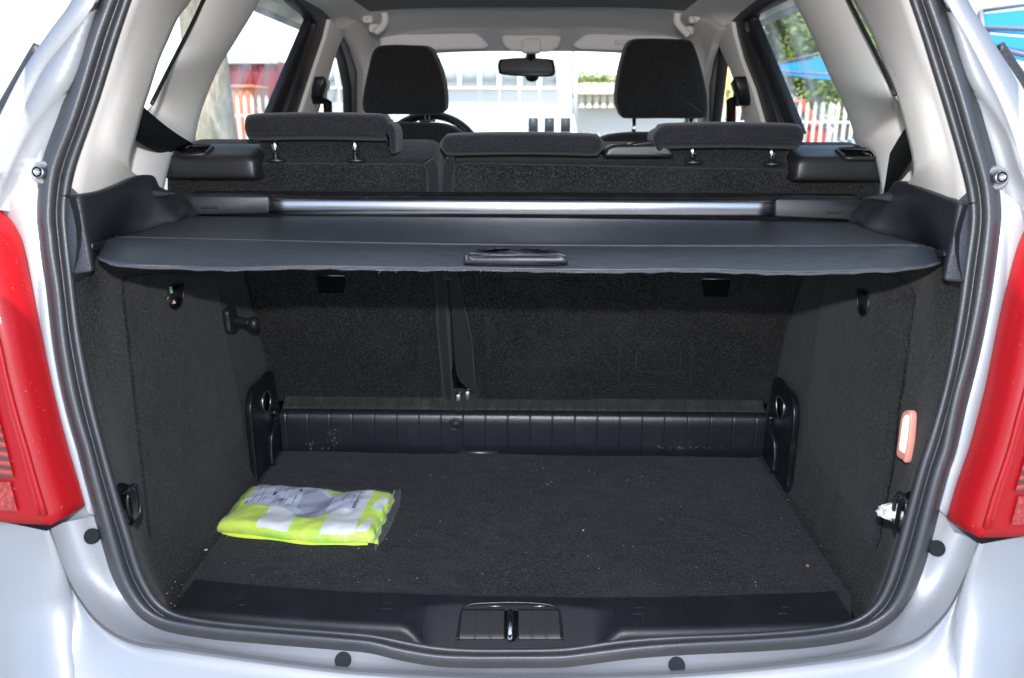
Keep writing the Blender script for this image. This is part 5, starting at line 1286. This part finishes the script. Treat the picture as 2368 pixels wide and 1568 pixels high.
p = PY(1270, 300, 24); vehicle('white_van', (p[0], 26.5, 0), math.radians(90), ([(x, z * .72) for x, z in van_lo], [(x, z * .72) for x, z in van_hi]), 1.75, (.8, .8, .8), 'white van seen from behind in front of the white building', [(-2.0, -1.0, -1.0, -2.0), (-.8, .9, .75, -.8)], 'van')
# red lorry body with a cab behind the left fence
M['redpaint'] = mat('red_lorry_paint', (.24, .022, .03), .5, coat=.1); M['orangepaint'] = mat('orange_skip_paint', (.70, .22, .11), .6)
lz = empty('red_lorry', (PY(595, 250, 21)[0], 22, 0), 'red lorry body standing behind the left-hand fence', 'lorry')
xa, xb = PY(522, 200, 21)[0], PY(642, 200, 21)[0]; zt, zb = PY(600, 153, 21)[2], PY(600, 212, 21)[2]
box('load_box', ((xa + xb) / 2, 22.2, (zt + 1.0) / 2 + .15), (xb - xa, 2.3, zt - 1.0), M['redpaint'], lz, .04)
box('roof_rim', ((xa + xb) / 2, 21.02, zt + .14), (xb - xa + .1, .12, .16), M['white'], lz, .01)
for k in range(5): box('side_rib', (xa + .12 + (xb - xa - .24) * k / 4, 21.03, (zt + 1.0) / 2 + .15), (.07, .06, zt - 1.05), M['redpaint'], lz, .01)
box('chassis', ((xa + xb) / 2, 22.2, .85), (xb - xa, 2.0, .25), M['tyre'], lz, .02)
for k in (.2, .8):
    for s in (21.3, 23.1):
        rg = lambda r, y: [A((xa + (xb - xa) * k + math.cos(t) * r, y, .48 + math.sin(t) * r)) for t in np.linspace(0, 2 * math.pi, 25)[:-1]]
        loft('wheel', [rg(.25, s - .14), rg(.48, s - .13), rg(.48, s + .13), rg(.25, s + .14)], M['tyre'], lz, True, False, True)
sk = empty('orange_skip', (PY(570, 260, 18)[0], 18, 0), 'orange waste skip between the left-hand fence and the red lorry', 'skip')
xa, xb = PY(517, 260, 18)[0], PY(585, 260, 18)[0]; zt = PY(540, 201, 18)[2]
loft('tub', [[A(((xa + xb) / 2 + sx * (xb - xa) / 2 * k, 18.6 + sy * .6 * k, z)) for sx, sy in ((-1, -1), (1, -1), (1, 1), (-1, 1))] for z, k in ((.12, .78), (.7, .9), (zt, 1.), (zt, .94), (.3, .76))], M['orangepaint'], sk, True, False, True, sm=False)
for k in range(4): box('skip_rib', (xa + (xb - xa) * (.14 + .24 * k), 18.03, zt / 2 + .1), (.05, .08, zt - .3), M['orangepaint'], sk, .01)
tube('skip_rim', [A((xa, 17.98, zt)), A((xb, 17.98, zt)), A((xb, 19.2, zt)), A((xa, 19.2, zt))], .04, M['orangepaint'], sk, 8, True)
# yellow container on the right of the windscreen
M['yellow'] = mat('yellow_container_paint', (.85, .72, .30), .5)
yc = empty('yellow_container', (PY(1680, 200, 24)[0], 24, 0), 'yellow shipping container seen through the front side window', 'container')
xa, xb = PY(1640, 200, 23)[0], PY(1735, 200, 23)[0]
box('container_box', ((xa + xb) / 2, 25, 1.6), (xb - xa, 4, 3.2), M['yellow'], yc, .02)
for k in range(9): box('corrugation', (xa + (xb - xa) * (k + .5) / 9, 22.97, 1.6), (.08, .07, 2.9), M['yellow'], yc, .01)
# blue tarpaulins on poles
M['tarp'] = mat('blue_tarpaulin', (.03, .30, .72), .6)
v_ = coords(M['tarp']); bump(M['tarp'], noise_node(M['tarp'], v_, 5, 4), .5, .05)
_n2, _l2, _b2 = nodes(M['tarp']); _t = _n2.new('ShaderNodeBsdfTranslucent'); _t.inputs[0].default_value = (.05, .45, .9, 1); _m = _n2.new('ShaderNodeMixShader'); _m.inputs[0].default_value = .5
_l2.new(_b2.outputs[0], _m.inputs[1]); _l2.new(_t.outputs[0], _m.inputs[2]); _l2.new(_m.outputs[0], _n2['Material Output'].inputs[0])
M['pole'] = mat('grey_pole_paint', (.25, .24, .24), .5, .4)
def tarp(name, pa, pb, pc, pd, label, sag=.15):
    t = empty(name, ((pa + pc) / 2) * A((1, 1, 0)), label, 'awning')
    n = 16
    rows = [[(pa * (1 - i / n) + pb * i / n) * (1 - j / n) + (pd * (1 - i / n) + pc * i / n) * j / n - A((0, 0, sag * math.sin(math.pi * i / n) * (.3 + .7 * math.sin(math.pi * j / n)))) for i in range(n + 1)] for j in range(n + 1)]
    o = loft('tarpaulin', rows, M['tarp'], t); solid(o, .006)
    for p in (pa, pb, pc, pd): tube('pole', [A((p[0], p[1], 0)), A((p[0], p[1], p[2] + .03))], .03, M['pole'], t, 8)
    for p, q in ((pa, pb), (pb, pc), (pc, pd), (pd, pa)): tube('top_bar', [p + A((0, 0, .03)), q + A((0, 0, .03))], .018, M['pole'], t, 8)
    return t
tarp('blue_awning', PY(1795, 171, 12), PY(2075, 186, 11), PY(2000, 100, 14.5), PY(1800, 151, 15), 'bright blue tarpaulin stretched on poles before the right-hand trees')
tarp('blue_awning', PY(2262, 112, 6.0), PY(2520, 172, 5.2), PY(2560, 95, 6.6), PY(2280, 78, 7.4), 'blue tarpaulin beside the right tail lamp, lower one of two', .05)
tarp('blue_awning', PY(2266, 34, 6.6), PY(2560, -6, 6.0), PY(2560, 84, 5.4), PY(2270, 74, 6.2), 'blue tarpaulin beside the right tail lamp, upper one of two', .05)
